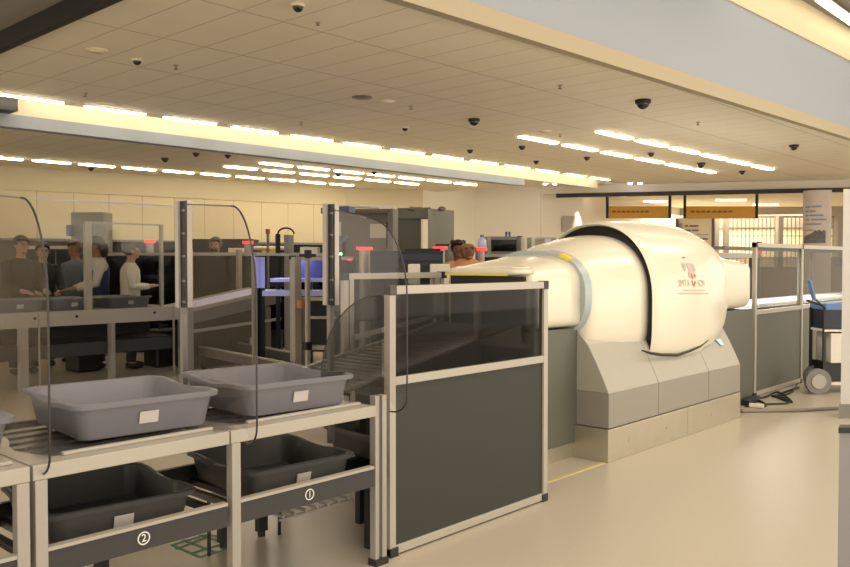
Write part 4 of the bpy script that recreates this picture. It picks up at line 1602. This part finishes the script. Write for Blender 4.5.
# X-ray monitor unit right of the shield post
mu = thing('machine_console', 'black machine console with a yellow label and green lamp right of the shield post', 'console', (*xy(342, 10), 0))
pslab(mu, 'body', 331, 353, 260, 276, 9.5, 0.4, M_DARK)
pslab(mu, 'stand', 335, 350, 276, 2000, 9.6, 0.25, M_BLK)
pslab(mu, 'label', 329.5, 334.5, 260.8, 263, 9.48, 0.02, M_YEL)
pslab(mu, 'red_label', 347, 352, 259, 260.5, 9.48, 0.02, M_RED)
b = B(); q = at(340, 0, 9.6); b.ball((q.x, q.y, zat(254, 9.6)), 0.018)
obj('green_lamp', b, M_GRN, mu)
b = B(); b.bar(at(340, 255, 9.6), at(340, 260, 9.6), 0.02)
obj('lamp_stem', b, M_DARK, mu)
area('blue_glow', (*xy(290, 10.8), 1.62), 1.2, 0.2, 4.0, (0.45, 0.55, 1.0))
t = thing('task_light', 'slim blue task light over the blue lit belt', 'lamp', (*xy(290, 10.8), 1.64))
q = xy(290, 10.8)
b = B(); b.box(q[0] - 0.6, q[0] + 0.6, q[1] - 0.1, q[1] + 0.1, 1.63, 1.66)
obj('housing', b, M_ALU, t)
for s in (-0.58, 0.58):
    b = B(); b.box(q[0] + s - 0.015, q[0] + s + 0.015, q[1] - 0.015, q[1] + 0.015, 0, 1.63)
    obj('stand', b, M_ALU, t)


# navy X-ray machines behind the infeed
def machine(label, x0, x1, ytop, d, deep, m, louvres=0, feet=True, name='xray_machine', cat='x-ray machine', d1=None):
    t = thing(name, label, cat, (*xy((x0 + x1) / 2, d), 0))
    pslab(t, 'body', x0, x1, ytop, 2000, d, deep, m, d1, bevel=0.01)
    pslab(t, 'top_cover', x0 - 0.5, x1 + 0.5, ytop - 1, ytop + 0.5, d - 0.02, deep + 0.02, M_DARK, d1)
    for k in range(louvres):
        y = ytop + 8 + k * 6
        pslab(t, 'louvre', x0 + 2, x1 - 2, y, y + 1.2, d - 0.015, 0.02, M_BLK, d1)
    return t


machine('dark navy x-ray machine with louvres behind the smoked window of the grey panel', 371, 443, 252, 8.3, 0.6, M_NAVY, 10)
machine('low black machine cabinet left of the bald man', 405, 440, 249.5, 9.6, 0.8, M_BLK, 0)
machine('grey equipment cabinet directly behind the bald man', 436, 449, 245, 10.4, 0.4, M_GREYGRN)
machine('dark navy machine with a red beacon in the third lane, left of the centre', 186, 252, 240, 14.9, 0.6, M_NAVY)
machine('dark navy machine behind the two people in white at the left', 112, 176, 243, 14.2, 0.5, M_NAVY)
machine('dark machine at the far left behind the standing people', 20, 69, 247, 13.6, 0.4, M_DARK)
machine('dark machine left of the tall shield post in the third lane', 262, 322, 246, 14.9, 0.6, M_DARK)
for x0, x1, l in ((408, 420, 'left'), (430, 450, 'right')):
    t = thing('equipment_box', '%s of the two white boxes standing on the conveyor behind the guard frame' % l, 'box', (*xy((x0 + x1) / 2, 7.6), 0), 'white boxes behind the guard frame')
    pslab(t, 'box', x0, x1, 264, 285, 7.6, 0.3, M_SHELF, bevel=0.01)
    pslab(t, 'stand', x0 + 2, x1 - 2, 285, 2000, 7.65, 0.2, M_DARK)


def beacon(label, px, ytop, d, bottle=False):
    t = thing('beacon_pole', label, 'beacon', (*xy(px, d), 0), 'red beacons on poles')
    w = 0.0
    q = at(px, 262, d)
    b = B(); b.cyl((q.x, q.y, zat(ytop + 3, d)), 0.09, zat(ytop, d) - zat(ytop + 3, d), 16)
    obj('lens', b, M_RED, t)
    b = B(); b.cyl((q.x, q.y, 0), 0.06, zat(ytop + 3, d), 14)
    obj('pole', b, M_ALU, t)


beacon('red beacon on a wide cream pole behind the third acrylic shield', 364.5, 247, 9.0)
beacon('red beacon on a pole just left of the bald man', 440, 246.5, 10.0)
beacon('red beacon on a pole right of the bald man, below the blue bottle', 480, 248, 10.5)
beacon('red beacon on the third lane right of the distant bearded man', 248, 241, 13.8)
beacon('red beacon just right of the head of the person in white at the left', 150, 240, 13.8)

# third lane rail
l3 = thing('third_lane_rail', 'long cream glazed rail of the third lane across the background', 'guard rail', (*xy(180, 14), 0))
for a, c, d0, d1 in ((24, 76, 13.3, 13.3), (106, 190, 13.4, 13.5), (190, 330, 13.5, 13.6)):
    pslab(l3, 'top_rail', a, c, 252.5 if a > 80 else 246, 255.5 if a > 80 else 249, d0, 0.06, M_CREAM, d1)
    pslab(l3, 'tinted_panel', a, c, 256 if a > 80 else 250, 330, d0 + 0.01, 0.02, M_DGLASS, d1)
for px in (57, 190, 239, 290):
    ppost(l3, 'post', px, 250, 13.35, 0.07, M_ALU)
pslab(l3, 'pale_shelf', 30, 76, 270, 274, 13.1, 0.2, M_SHELF)
b = B()
for px, y in ((203, 269), (216, 277)):
    q = at(px, 0, 13.3)
    b.ball((q.x, q.y, zat(y, 13.3)), 0.04)
# small white boxes on machines
for x0, x1, y0, y1, d, l in ((228, 242, 248, 254, 13.9, 'right of the distant bearded man'), (300, 318, 247, 256, 11.6, 'above the blue lit rack')):
    t = thing('printer', 'small off-white printer box ' + l, 'printer', (*xy((x0 + x1) / 2, d), 1.6), 'small printer boxes')
    pslab(t, 'body', x0, x1, y0, y1, d, 0.25, M_SHELF, bevel=0.01)
    pslab(t, 'tray', x0 + 1, x1 - 1, y1 - 1, y1, d - 0.06, 0.06, M_TRIM)
    pslab(t, 'stand', (x0 + x1) / 2 - 3, (x0 + x1) / 2 + 3, y1, 2000, d + 0.08, 0.1, M_DARK)
# curved white shuttle with yellow stripe + hoop
t = thing('white_cover', 'white rounded machine cover with a yellow stripe in the third lane', 'machine cover', (*xy(275, 13), 0))
pslab(t, 'cover', 253, 284, 246, 250, 14.1, 0.5, M_SHELF, bevel=0.03)
pslab(t, 'stripe', 262, 276, 250, 252.5, 14.08, 0.3, M_YEL)
pslab(t, 'stand', 258, 280, 252.5, 2000, 14.2, 0.3, M_DARK)
t = thing('wire_hoop', 'dark wire hoop on two uprights above the third lane rail', 'hoop', (*xy(286, 12), 0))
b = B(); b.tube([at(278 + 8 * (1 - math.cos(a)), 234 - 6 * math.sin(a), 12) for a in [PI * k / 12 for k in range(13)]], 0.014, 6)
obj('hoop', b, M_DARK, t)
ppost(t, 'upright', 278, 234, 12, 0.05, M_DARK)
ppost(t, 'upright', 289, 235, 12.05, 0.10, M_ALU)
t = thing('red_marker', 'thin red marker pole in the third lane behind the second shield edge', 'pole', (*xy(268, 13), 0))
ppost(t, 'pole', 268, 231, 13, 0.03, M_ALUD)
ppost(t, 'red_tip', 268, 229, 13, 0.05, mat('dull_red', (0.35, 0.08, 0.06), 0.5), 234)

# portals and cabinets
t = thing('tall_cabinet', 'tall grey cabinet behind the people at the left', 'cabinet', (*xy(87, 13.2), 0))
pslab(t, 'body', 71, 104, 212, 2000, 13.5, 0.4, mat('cabinet_grey', (0.27, 0.265, 0.24), 0.6), bevel=0.02)
pslab(t, 'lower_lip', 70, 104, 243, 246, 13.45, 0.05, M_DARK)
pslab(t, 'speaker', 66.5, 70.5, 225, 236, 13.3, 0.15, M_TXTB)
t = thing('metal_detector', 'grey walk-through metal detector portal above the bald man', 'metal detector', (*xy(425, 12), 0))
pslab(t, 'left_pillar', 397.5, 421, 208.5, 2000, 12.6, 0.3, M_GREYGRN, 12.2, bevel=0.01)
pslab(t, 'right_pillar', 429, 454, 208.5, 2000, 11.9, 0.3, M_GREYGRN, 12.4, bevel=0.01)
pslab(t, 'lintel', 397.5, 431, 208, 219, 12.15, 0.25, M_GREYGRN, 12.0, bevel=0.01)
pslab(t, 'side_frame', 428, 432, 209, 2000, 11.9, 0.3, mat('portal_edge', (0.30, 0.30, 0.27), 0.5))
for px in (412, 442):
    q = at(px, 0, 12)
    b = B(); b.ball((q.x, q.y, zat(208.5, 12) + 0.0), 0.06, (1, 1, 0.6))
    obj('lamp_dome', b, M_ALUD, t)
bs = thing('body_scanner', 'glazed body scanner booth with a pale rim behind the third acrylic shield', 'body scanner', (*xy(365, 11.6), 0))
pslab(bs, 'back_wall', 330, 394, 209, 2000, 12.4, 0.1, mat('booth_taupe', (0.20, 0.18, 0.155), 0.6))
pslab(bs, 'rim', 327, 395, 205.5, 209, 11.4, 1.0, M_SHELF)
ppost(bs, 'pillar', 331, 209, 11.45, 0.12, M_ALU)
ppost(bs, 'pillar', 393, 209, 11.45, 0.10, M_ALUD)
for k, (a, c, y0, y1) in enumerate(((333, 341, 222, 236), (370, 386, 224, 238))):
    pslab(bs, 'window', a, c, y0, y1, 12.37, 0.03, M_TRIM)
pslab(bs, 'dark_window', 386, 392, 222, 248, 12.37, 0.03, M_DARK)
b = B(); q = at(344, 240, 11.9); b.bar(q - RGT * 0.05 + Vector((0, 0, -0.05)), q + RGT * 0.05 + Vector((0, 0, 0.05)), 0.08, 0.04)
o = obj('monitor', b, M_TXTB, bs)
b = B(); b.bar(at(344, 242, 11.9), at(344, 262, 11.9), 0.03)
obj('monitor_stem', b, M_DARK, bs)

# glazed cabins right of the bald man
t = thing('glazed_cabin', 'dark glazed cabin with grey frame under the blue wall sign', 'cabin', (*xy(507, 13), 0))
pslab(t, 'dark_interior', 488, 520, 239, 254, 13.3, 0.4, M_BLK)
pslab(t, 'top_frame', 486, 522, 236.5, 239.5, 13, 0.1, M_ALUD)
pslab(t, 'bottom_frame', 486, 522, 251.5, 254, 13, 0.1, M_ALUD)
for x in (487, 520.5):
    ppost(t, 'post', x, 237, 13, 0.09, M_ALU)
pslab(t, 'pane', 488, 520, 239.5, 251.5, 13.05, 0.01, M_SMOKE)
pslab(t, 'corner_cap', 518, 522.5, 236, 239, 12.97, 0.1, M_BLK)
t = thing('glass_partition', 'pale framed glass panel between the dark cabin and the scanner shell', 'screen', (*xy(540, 13.4), 0))
ppost(t, 'post', 531, 237.5, 13.4, 0.09, mat('frame_green_white', (0.50, 0.55, 0.45), 0.5))
pslab(t, 'top_rail', 531, 556, 237.5, 239, 13.4, 0.06, M_CREAM)
pslab(t, 'pane', 531, 556, 239, 258, 13.42, 0.02, M_SMOKE2)
pslab(t, 'monitor', 545, 551, 239, 243, 13.2, 0.05, M_PALEBLUE)
t = thing('work_counter', 'cream counter with dark panels right of the bald man', 'counter', (*xy(500, 12), 0))
pslab(t, 'counter_top', 480, 560, 254, 257, 12.2, 0.6, M_CREAM)
pslab(t, 'front_panel', 482, 560, 257, 2000, 12.3, 0.4, M_DARK)
pslab(t, 'yellow_sticker', 497, 508, 259, 262, 12.27, 0.02, M_YEL)
q = at(482.5, 0, 10.4)
t = thing('spray_bottle', 'blue and white bottle standing above the red beacon right of the bald man', 'bottle', (q.x, q.y, zat(248, 10.4)))
b = B(); b.tube([(q.x, q.y, zat(y, 10.4)) for y in (248, 247.5, 240, 238, 237)], [0.05, 0.06, 0.055, 0.03, 0.02], 14)
obj('body', b, M_PALEBLUE, t, True)
b = B(); b.cyl((q.x, q.y, zat(237, 10.4)), 0.025, 0.03, 12)
obj('cap', b, M_TXTB, t)
# wall lower clutter behind the third lane: long dark counter against the wall
t = thing('wall_counter', 'dark grey counter along the panelled back wall', 'counter', (7, 13.9, 0))
b = B(); b.prism([(4.2, 15.02, 0), (12.0, 13.7, 0), (12.0, 13.7, 1.92), (4.2, 15.02, 1.92)], (0.03, 0.18, 0))
obj('front', b, mat('counter_dim', (0.10, 0.088, 0.078), 0.7), t)
b = B(); b.prism([(4.2, 14.97, 1.92), (12.0, 13.65, 1.92), (12.0, 13.65, 1.96), (4.2, 14.97, 1.96)], (0.03, 0.23, 0))
obj('counter_top', b, M_ALUD, t)


# ================================================================== PEOPLE
def cloth_tube(b, pts, rs, n=14, flat=1.0):
    b.tube([Vector(p) for p in pts], rs, n)


def ellipse(z, rx, ry, cx=0, cy=0, n=22):
    return [Vector((cx + rx * math.cos(2 * PI * k / n), cy + ry * math.sin(2 * PI * k / n), z)) for k in range(n)]


def person(label, px, foot_y, top_y, yaw, skin, top_c, leg_c, hair_c=None, hair='short', arms='front', bald=False, beard=False, lean=0.0, vest=None, depth=None, hunch=0.0):
    """figure standing on the floor; height from the photo's head top; faces +X before yaw"""
    if depth is None:
        p = onZ(px, foot_y, 0)
    else:
        p = at(px, 262, depth)
    d = (Vector((p.x, p.y, 0))).dot(Vector((FWD.x, FWD.y, 0)))
    Hh = zat(top_y, d)
    s = Hh / (1.76 - hunch)
    t = thing('person', label, 'person', (0, 0, 0))
    ms = mat('skin_%02d' % int(skin[0] * 100), skin, 0.5)
    mh = mat('hair_' + '_'.join('%02d' % int(c * 100) for c in (hair_c or (0.02, 0.015, 0.01))), hair_c or (0.02, 0.015, 0.01), 0.6)
    mt = mat('top_' + '_'.join('%02d' % int(c * 100) for c in top_c), top_c, 0.8)
    ml = mat('trousers_' + '_'.join('%02d' % int(c * 100) for c in leg_c), leg_c, 0.8)
    # skeleton
    V = []; E_ = []; RR = []

    def add(co, r, par=None):
        V.append(Vector(co)); RR.append(r)
        if par is not None:
            E_.append((par, len(V) - 1))
        return len(V) - 1
    L_ = lean
    pel = add((0, 0, 0.95), 0.12)
    sp = add((L_ * 0.3, 0, 1.12), 0.115, pel)
    chst = add((L_ * 0.8, 0, 1.32), 0.12, sp)
    nk = add((L_, 0, 1.47), 0.06, chst)
    n2 = add((L_ + 0.015, 0, 1.53 - hunch * 0.5), 0.054, nk)
    h1 = add((L_ + 0.03, 0, 1.585 - hunch), 0.075, n2)
    h2 = add((L_ + 0.025, 0, 1.66 - hunch), 0.094, h1)
    h3 = add((L_ + 0.02, 0, 1.715 - hunch), 0.072, h2)
    hands = []
    arm_pts = {}
    for sgn in (-1, 1):
        sh0 = add((L_ * 0.9, sgn * 0.10, 1.40), 0.075, chst)
        sh = add((L_ * 0.9, sgn * 0.18, 1.41), 0.058, sh0)
        if arms == 'front':
            el = (L_ + 0.06, sgn * 0.23, 1.14); wr = (L_ + 0.30, sgn * 0.15, 1.07); hd = (L_ + 0.37, sgn * 0.13, 1.06)
        elif arms == 'down':
            el = (0.0, sgn * 0.235, 1.13); wr = (0.05, sgn * 0.24, 0.89); hd = (0.06, sgn * 0.24, 0.82)
        else:
            el = (L_ + 0.02, sgn * 0.24, 1.15); wr = (L_ + 0.26, sgn * 0.10, 1.15); hd = (L_ + 0.32, sgn * 0.05, 1.16)
        e = add(el, 0.042, sh)
        w = add(wr, 0.027, e)
        h = add(hd, 0.034, w)
        arm_pts[sgn] = (V[sh].copy(), Vector(el), Vector(wr))
        fd = (Vector(hd) - Vector(wr)).normalized()
        side = Vector((0, 0, 1)).cross(fd).normalized() if abs(fd.z) < 0.8 else Vector((1, 0, 0))
        for k, ln in enumerate((0.065, 0.078, 0.074, 0.056)):
            off = side * ((k - 1.5) * 0.019)
            f1 = add(Vector(hd) + off + fd * 0.035, 0.0095, h)
            f2 = add(Vector(hd) + off + fd * (0.035 + ln * 0.6) + Vector((0, 0, -0.008)), 0.0085, f1)
            add(Vector(hd) + off + fd * (0.030 + ln) + Vector((0, 0, -0.025)), 0.007, f2)
        th = add(Vector(hd) - side * sgn * 0.045 * (1 if arms != 'down' else -1) + fd * 0.0, 0.0105, h)
        add(V[th] + fd * 0.04 + Vector((0, 0, -0.01)), 0.009, th)
        hp = add((0, sgn * 0.09, 0.88), 0.085, pel)
        kn = add((0.02, sgn * 0.10, 0.50), 0.058, hp)
        an = add((-0.01, sgn * 0.10, 0.09), 0.038, kn)
        ft = add((0.10, sgn * 0.105, 0.045), 0.038, an)
    me = bpy.data.meshes.new('skel')
    me.from_pydata([v for v in V], E_, [])
    o = bpy.data.objects.new('skel', me)
    COL.objects.link(o)
    md = o.modifiers.new('s', 'SKIN')
    md.use_smooth_shade = True
    sv = me.skin_vertices[0].data
    for i, r in enumerate(RR):
        sv[i].radius = (r, r)
        sv[i].use_root = (i == 0)
    sb_ = o.modifiers.new('u', 'SUBSURF'); sb_.levels = 1; sb_.render_levels = 1
    dg = bpy.context.evaluated_depsgraph_get()
    m2 = bpy.data.meshes.new_from_object(o.evaluated_get(dg))
    bpy.data.objects.remove(o)
    b = B(); b.bm.from_mesh(m2)
    hc = Vector((L_ + 0.025, 0, 1.65 - hunch))
    # face: nose, ears, brow, lips
    b.ball(hc + Vector((0.10, 0, -0.01)), 0.017, (1.2, 0.8, 1.5), 8, 6)
    for sg in (-1, 1):
        b.ball(hc + Vector((0.0, sg * 0.088, -0.005)), 0.026, (0.8, 0.35, 1.2), 8, 6)
        b.ball(hc + Vector((0.082, sg * 0.032, 0.022)), 0.016, (0.7, 1.4, 0.5), 8, 6)
    b.ball(hc + Vector((0.082, 0, -0.052)), 0.018, (0.7, 1.3, 0.45), 8, 6)
    b.ball(hc + Vector((0.07, 0, -0.085)), 0.026, (0.9, 1.2, 0.8), 8, 6)
    MT = Matrix.Diagonal((s, s, s, 1))

    def fin(name, b, m, sm=True):
        b.bm.transform(MT)
        return obj(name, b, m, t, sm)
    fin('body', b, ms)
    b = B()
    for sg in (-1, 1):
        b.ball(hc + Vector((0.091, sg * 0.033, 0.008)), 0.009, (0.6, 1.3, 0.8), 8, 6)
    fin('eyes', b, M_BLK)
    # shirt or jacket: torso and sleeves
    b = B()
    rings = [ellipse(0.90, 0.135, 0.175), ellipse(1.0, 0.135, 0.17, L_ * .1), ellipse(1.12, 0.13, 0.165, L_ * .3), ellipse(1.28, 0.138, 0.185, L_ * .7), ellipse(1.38, 0.13, 0.19, L_ * .9), ellipse(1.44, 0.10, 0.15, L_), ellipse(1.485, 0.065, 0.075, L_)]
    b.loft(rings)
    for sgn in (-1, 1):
        a0, a1, a2 = arm_pts[sgn]
        b.tube([a0 + Vector((0, -sgn * 0.05, 0.0)), a0 + Vector((0, sgn * 0.005, -0.01)), a0.lerp(a1, 0.5), a1, a1.lerp(a2, 0.5), a2.lerp(a1, 0.08)], [0.06, 0.073, 0.064, 0.055, 0.048, 0.038], 12)
    fin('jacket' if sum(top_c) < 0.3 else 'shirt', b, mt)
    if vest:
        mv = mat('vest_' + '_'.join('%02d' % int(c * 100) for c in vest), vest, 0.8)
        b = B()
        b.loft([ellipse(0.98, 0.145, 0.18, L_ * .1), ellipse(1.12, 0.14, 0.175, L_ * .3), ellipse(1.28, 0.148, 0.19, L_ * .7), ellipse(1.36, 0.142, 0.165, L_ * .85), ellipse(1.455, 0.10, 0.10, L_)])
        fin('vest', b, mv)
    b = B()
    b.loft([ellipse(0.78, 0.11, 0.165), ellipse(0.88, 0.13, 0.175), ellipse(0.98, 0.128, 0.168)])
    for sgn in (-1, 1):
        b.tube([(0, sgn * 0.085, 0.9), (0.01, sgn * 0.09, 0.75), (0.025, sgn * 0.10, 0.5), (0.0, sgn * 0.10, 0.1)], [0.10, 0.097, 0.078, 0.065], 12)
    fin('trousers', b, ml)
    b = B()
    for sgn in (-1, 1):
        b.ball((0.05, sgn * 0.105, 0.045), 0.05, (2.6, 1.0, 0.9), 14, 8)
    fin('shoes', b, M_BLK)
    if not bald:
        b = B()
        bmesh.ops.create_uvsphere(b.bm, u_segments=20, v_segments=14, radius=1, matrix=Matrix.Translation(hc + Vector((-0.012, 0, 0.025))) @ Matrix.Diagonal((0.108, 0.101, 0.108, 1)))
        bmesh.ops.delete(b.bm, geom=[v for v in b.bm.verts if (v.co.x > hc.x + 0.055 and v.co.z < hc.z + 0.055) or v.co.z < hc.z - 0.06 or (v.co.x > hc.x + 0.015 and v.co.z < hc.z + 0.0)], context='VERTS')
        if hair == 'bun':
            b.ball(hc + Vector((-0.115, 0, 0.06)), 0.05)
        if hair == 'long':
            b.tube([hc + Vector((-0.07, 0, 0.0)), hc + Vector((-0.10, 0, -0.08)), hc + Vector((-0.11, 0, -0.16))], [0.085, 0.07, 0.03], 12)
        if hair == 'tufts':
            for sg in (-1, 1):
                b.ball(hc + Vector((-0.02, sg * 0.07, 0.09)), 0.035)
        fin('hair', b, mh)
    if beard:
        b = B()
        b.ball(hc + Vector((0.055, 0, -0.075)), 0.045, (0.9, 1.2, 0.8), 12, 8)
        fin('beard', b, mh)
    t.location = (p.x, p.y, 0)
    t.rotation_euler = (0, 0, yaw)
    return t


VA = math.degrees(math.atan2(FWD.y, FWD.x))  # view azimuth
DK = (0.22, 0.11, 0.06); MD = (0.42, 0.25, 0.17)
person('standing person in a dark jacket with a pale bag strap, leftmost of the group', 22, 374, 236.5, R(VA + 235), (0.36, 0.22, 0.16), (0.035, 0.032, 0.035), (0.05, 0.05, 0.06), (0.05, 0.04, 0.035), 'short', 'front')
person('person in a black jacket with short dark hair leaning over the bench', 43, 366, 243.5, R(VA + 215), (0.36, 0.22, 0.16), (0.02, 0.02, 0.024), (0.03, 0.03, 0.035), (0.02, 0.016, 0.014), 'short', 'front', lean=0.06)
person('person in a blue-grey top seen blurred behind the cream post of the bench screen', 77, 362, 241, R(VA + 160), (0.30, 0.14, 0.10), (0.12, 0.15, 0.18), (0.05, 0.05, 0.06), (0.12, 0.05, 0.03), 'short', 'down')
person('person with long dark hair wearing a navy vest over a white shirt', 99, 368, 237, R(VA + 120), DK, (0.50, 0.46, 0.43), (0.05, 0.05, 0.07), (0.012, 0.010, 0.010), 'long', 'front', vest=(0.02, 0.035, 0.12))
person('person in a white shirt with hair tied in a bun, turned away', 131, 368, 243, R(VA - 70), MD, (0.60, 0.56, 0.50), (0.05, 0.05, 0.07), (0.03, 0.015, 0.012), 'bun', 'fold')
person('distant bearded man with dark hair behind the second acrylic shield', 216, 0, 238, R(VA + 180), (0.40, 0.22, 0.16), (0.05, 0.05, 0.055), (0.04, 0.04, 0.05), (0.03, 0.02, 0.016), 'short', 'front', beard=True, depth=14.2)
person('bald man in an orange-tan shirt behind the scanner entrance hood', 466, 0, 239, R(VA + 190), (0.24, 0.11, 0.06), (0.62, 0.30, 0.14), (0.06, 0.06, 0.07), None, arms='down', bald=True, depth=9.3, hunch=0.07, lean=0.05)
person('person with tufts of dark hair mostly hidden behind the bald man', 458, 0, 241, R(VA + 180), (0.24, 0.11, 0.06), (0.20, 0.16, 0.12), (0.05, 0.05, 0.06), (0.03, 0.018, 0.012), 'tufts', 'down', depth=11.5)
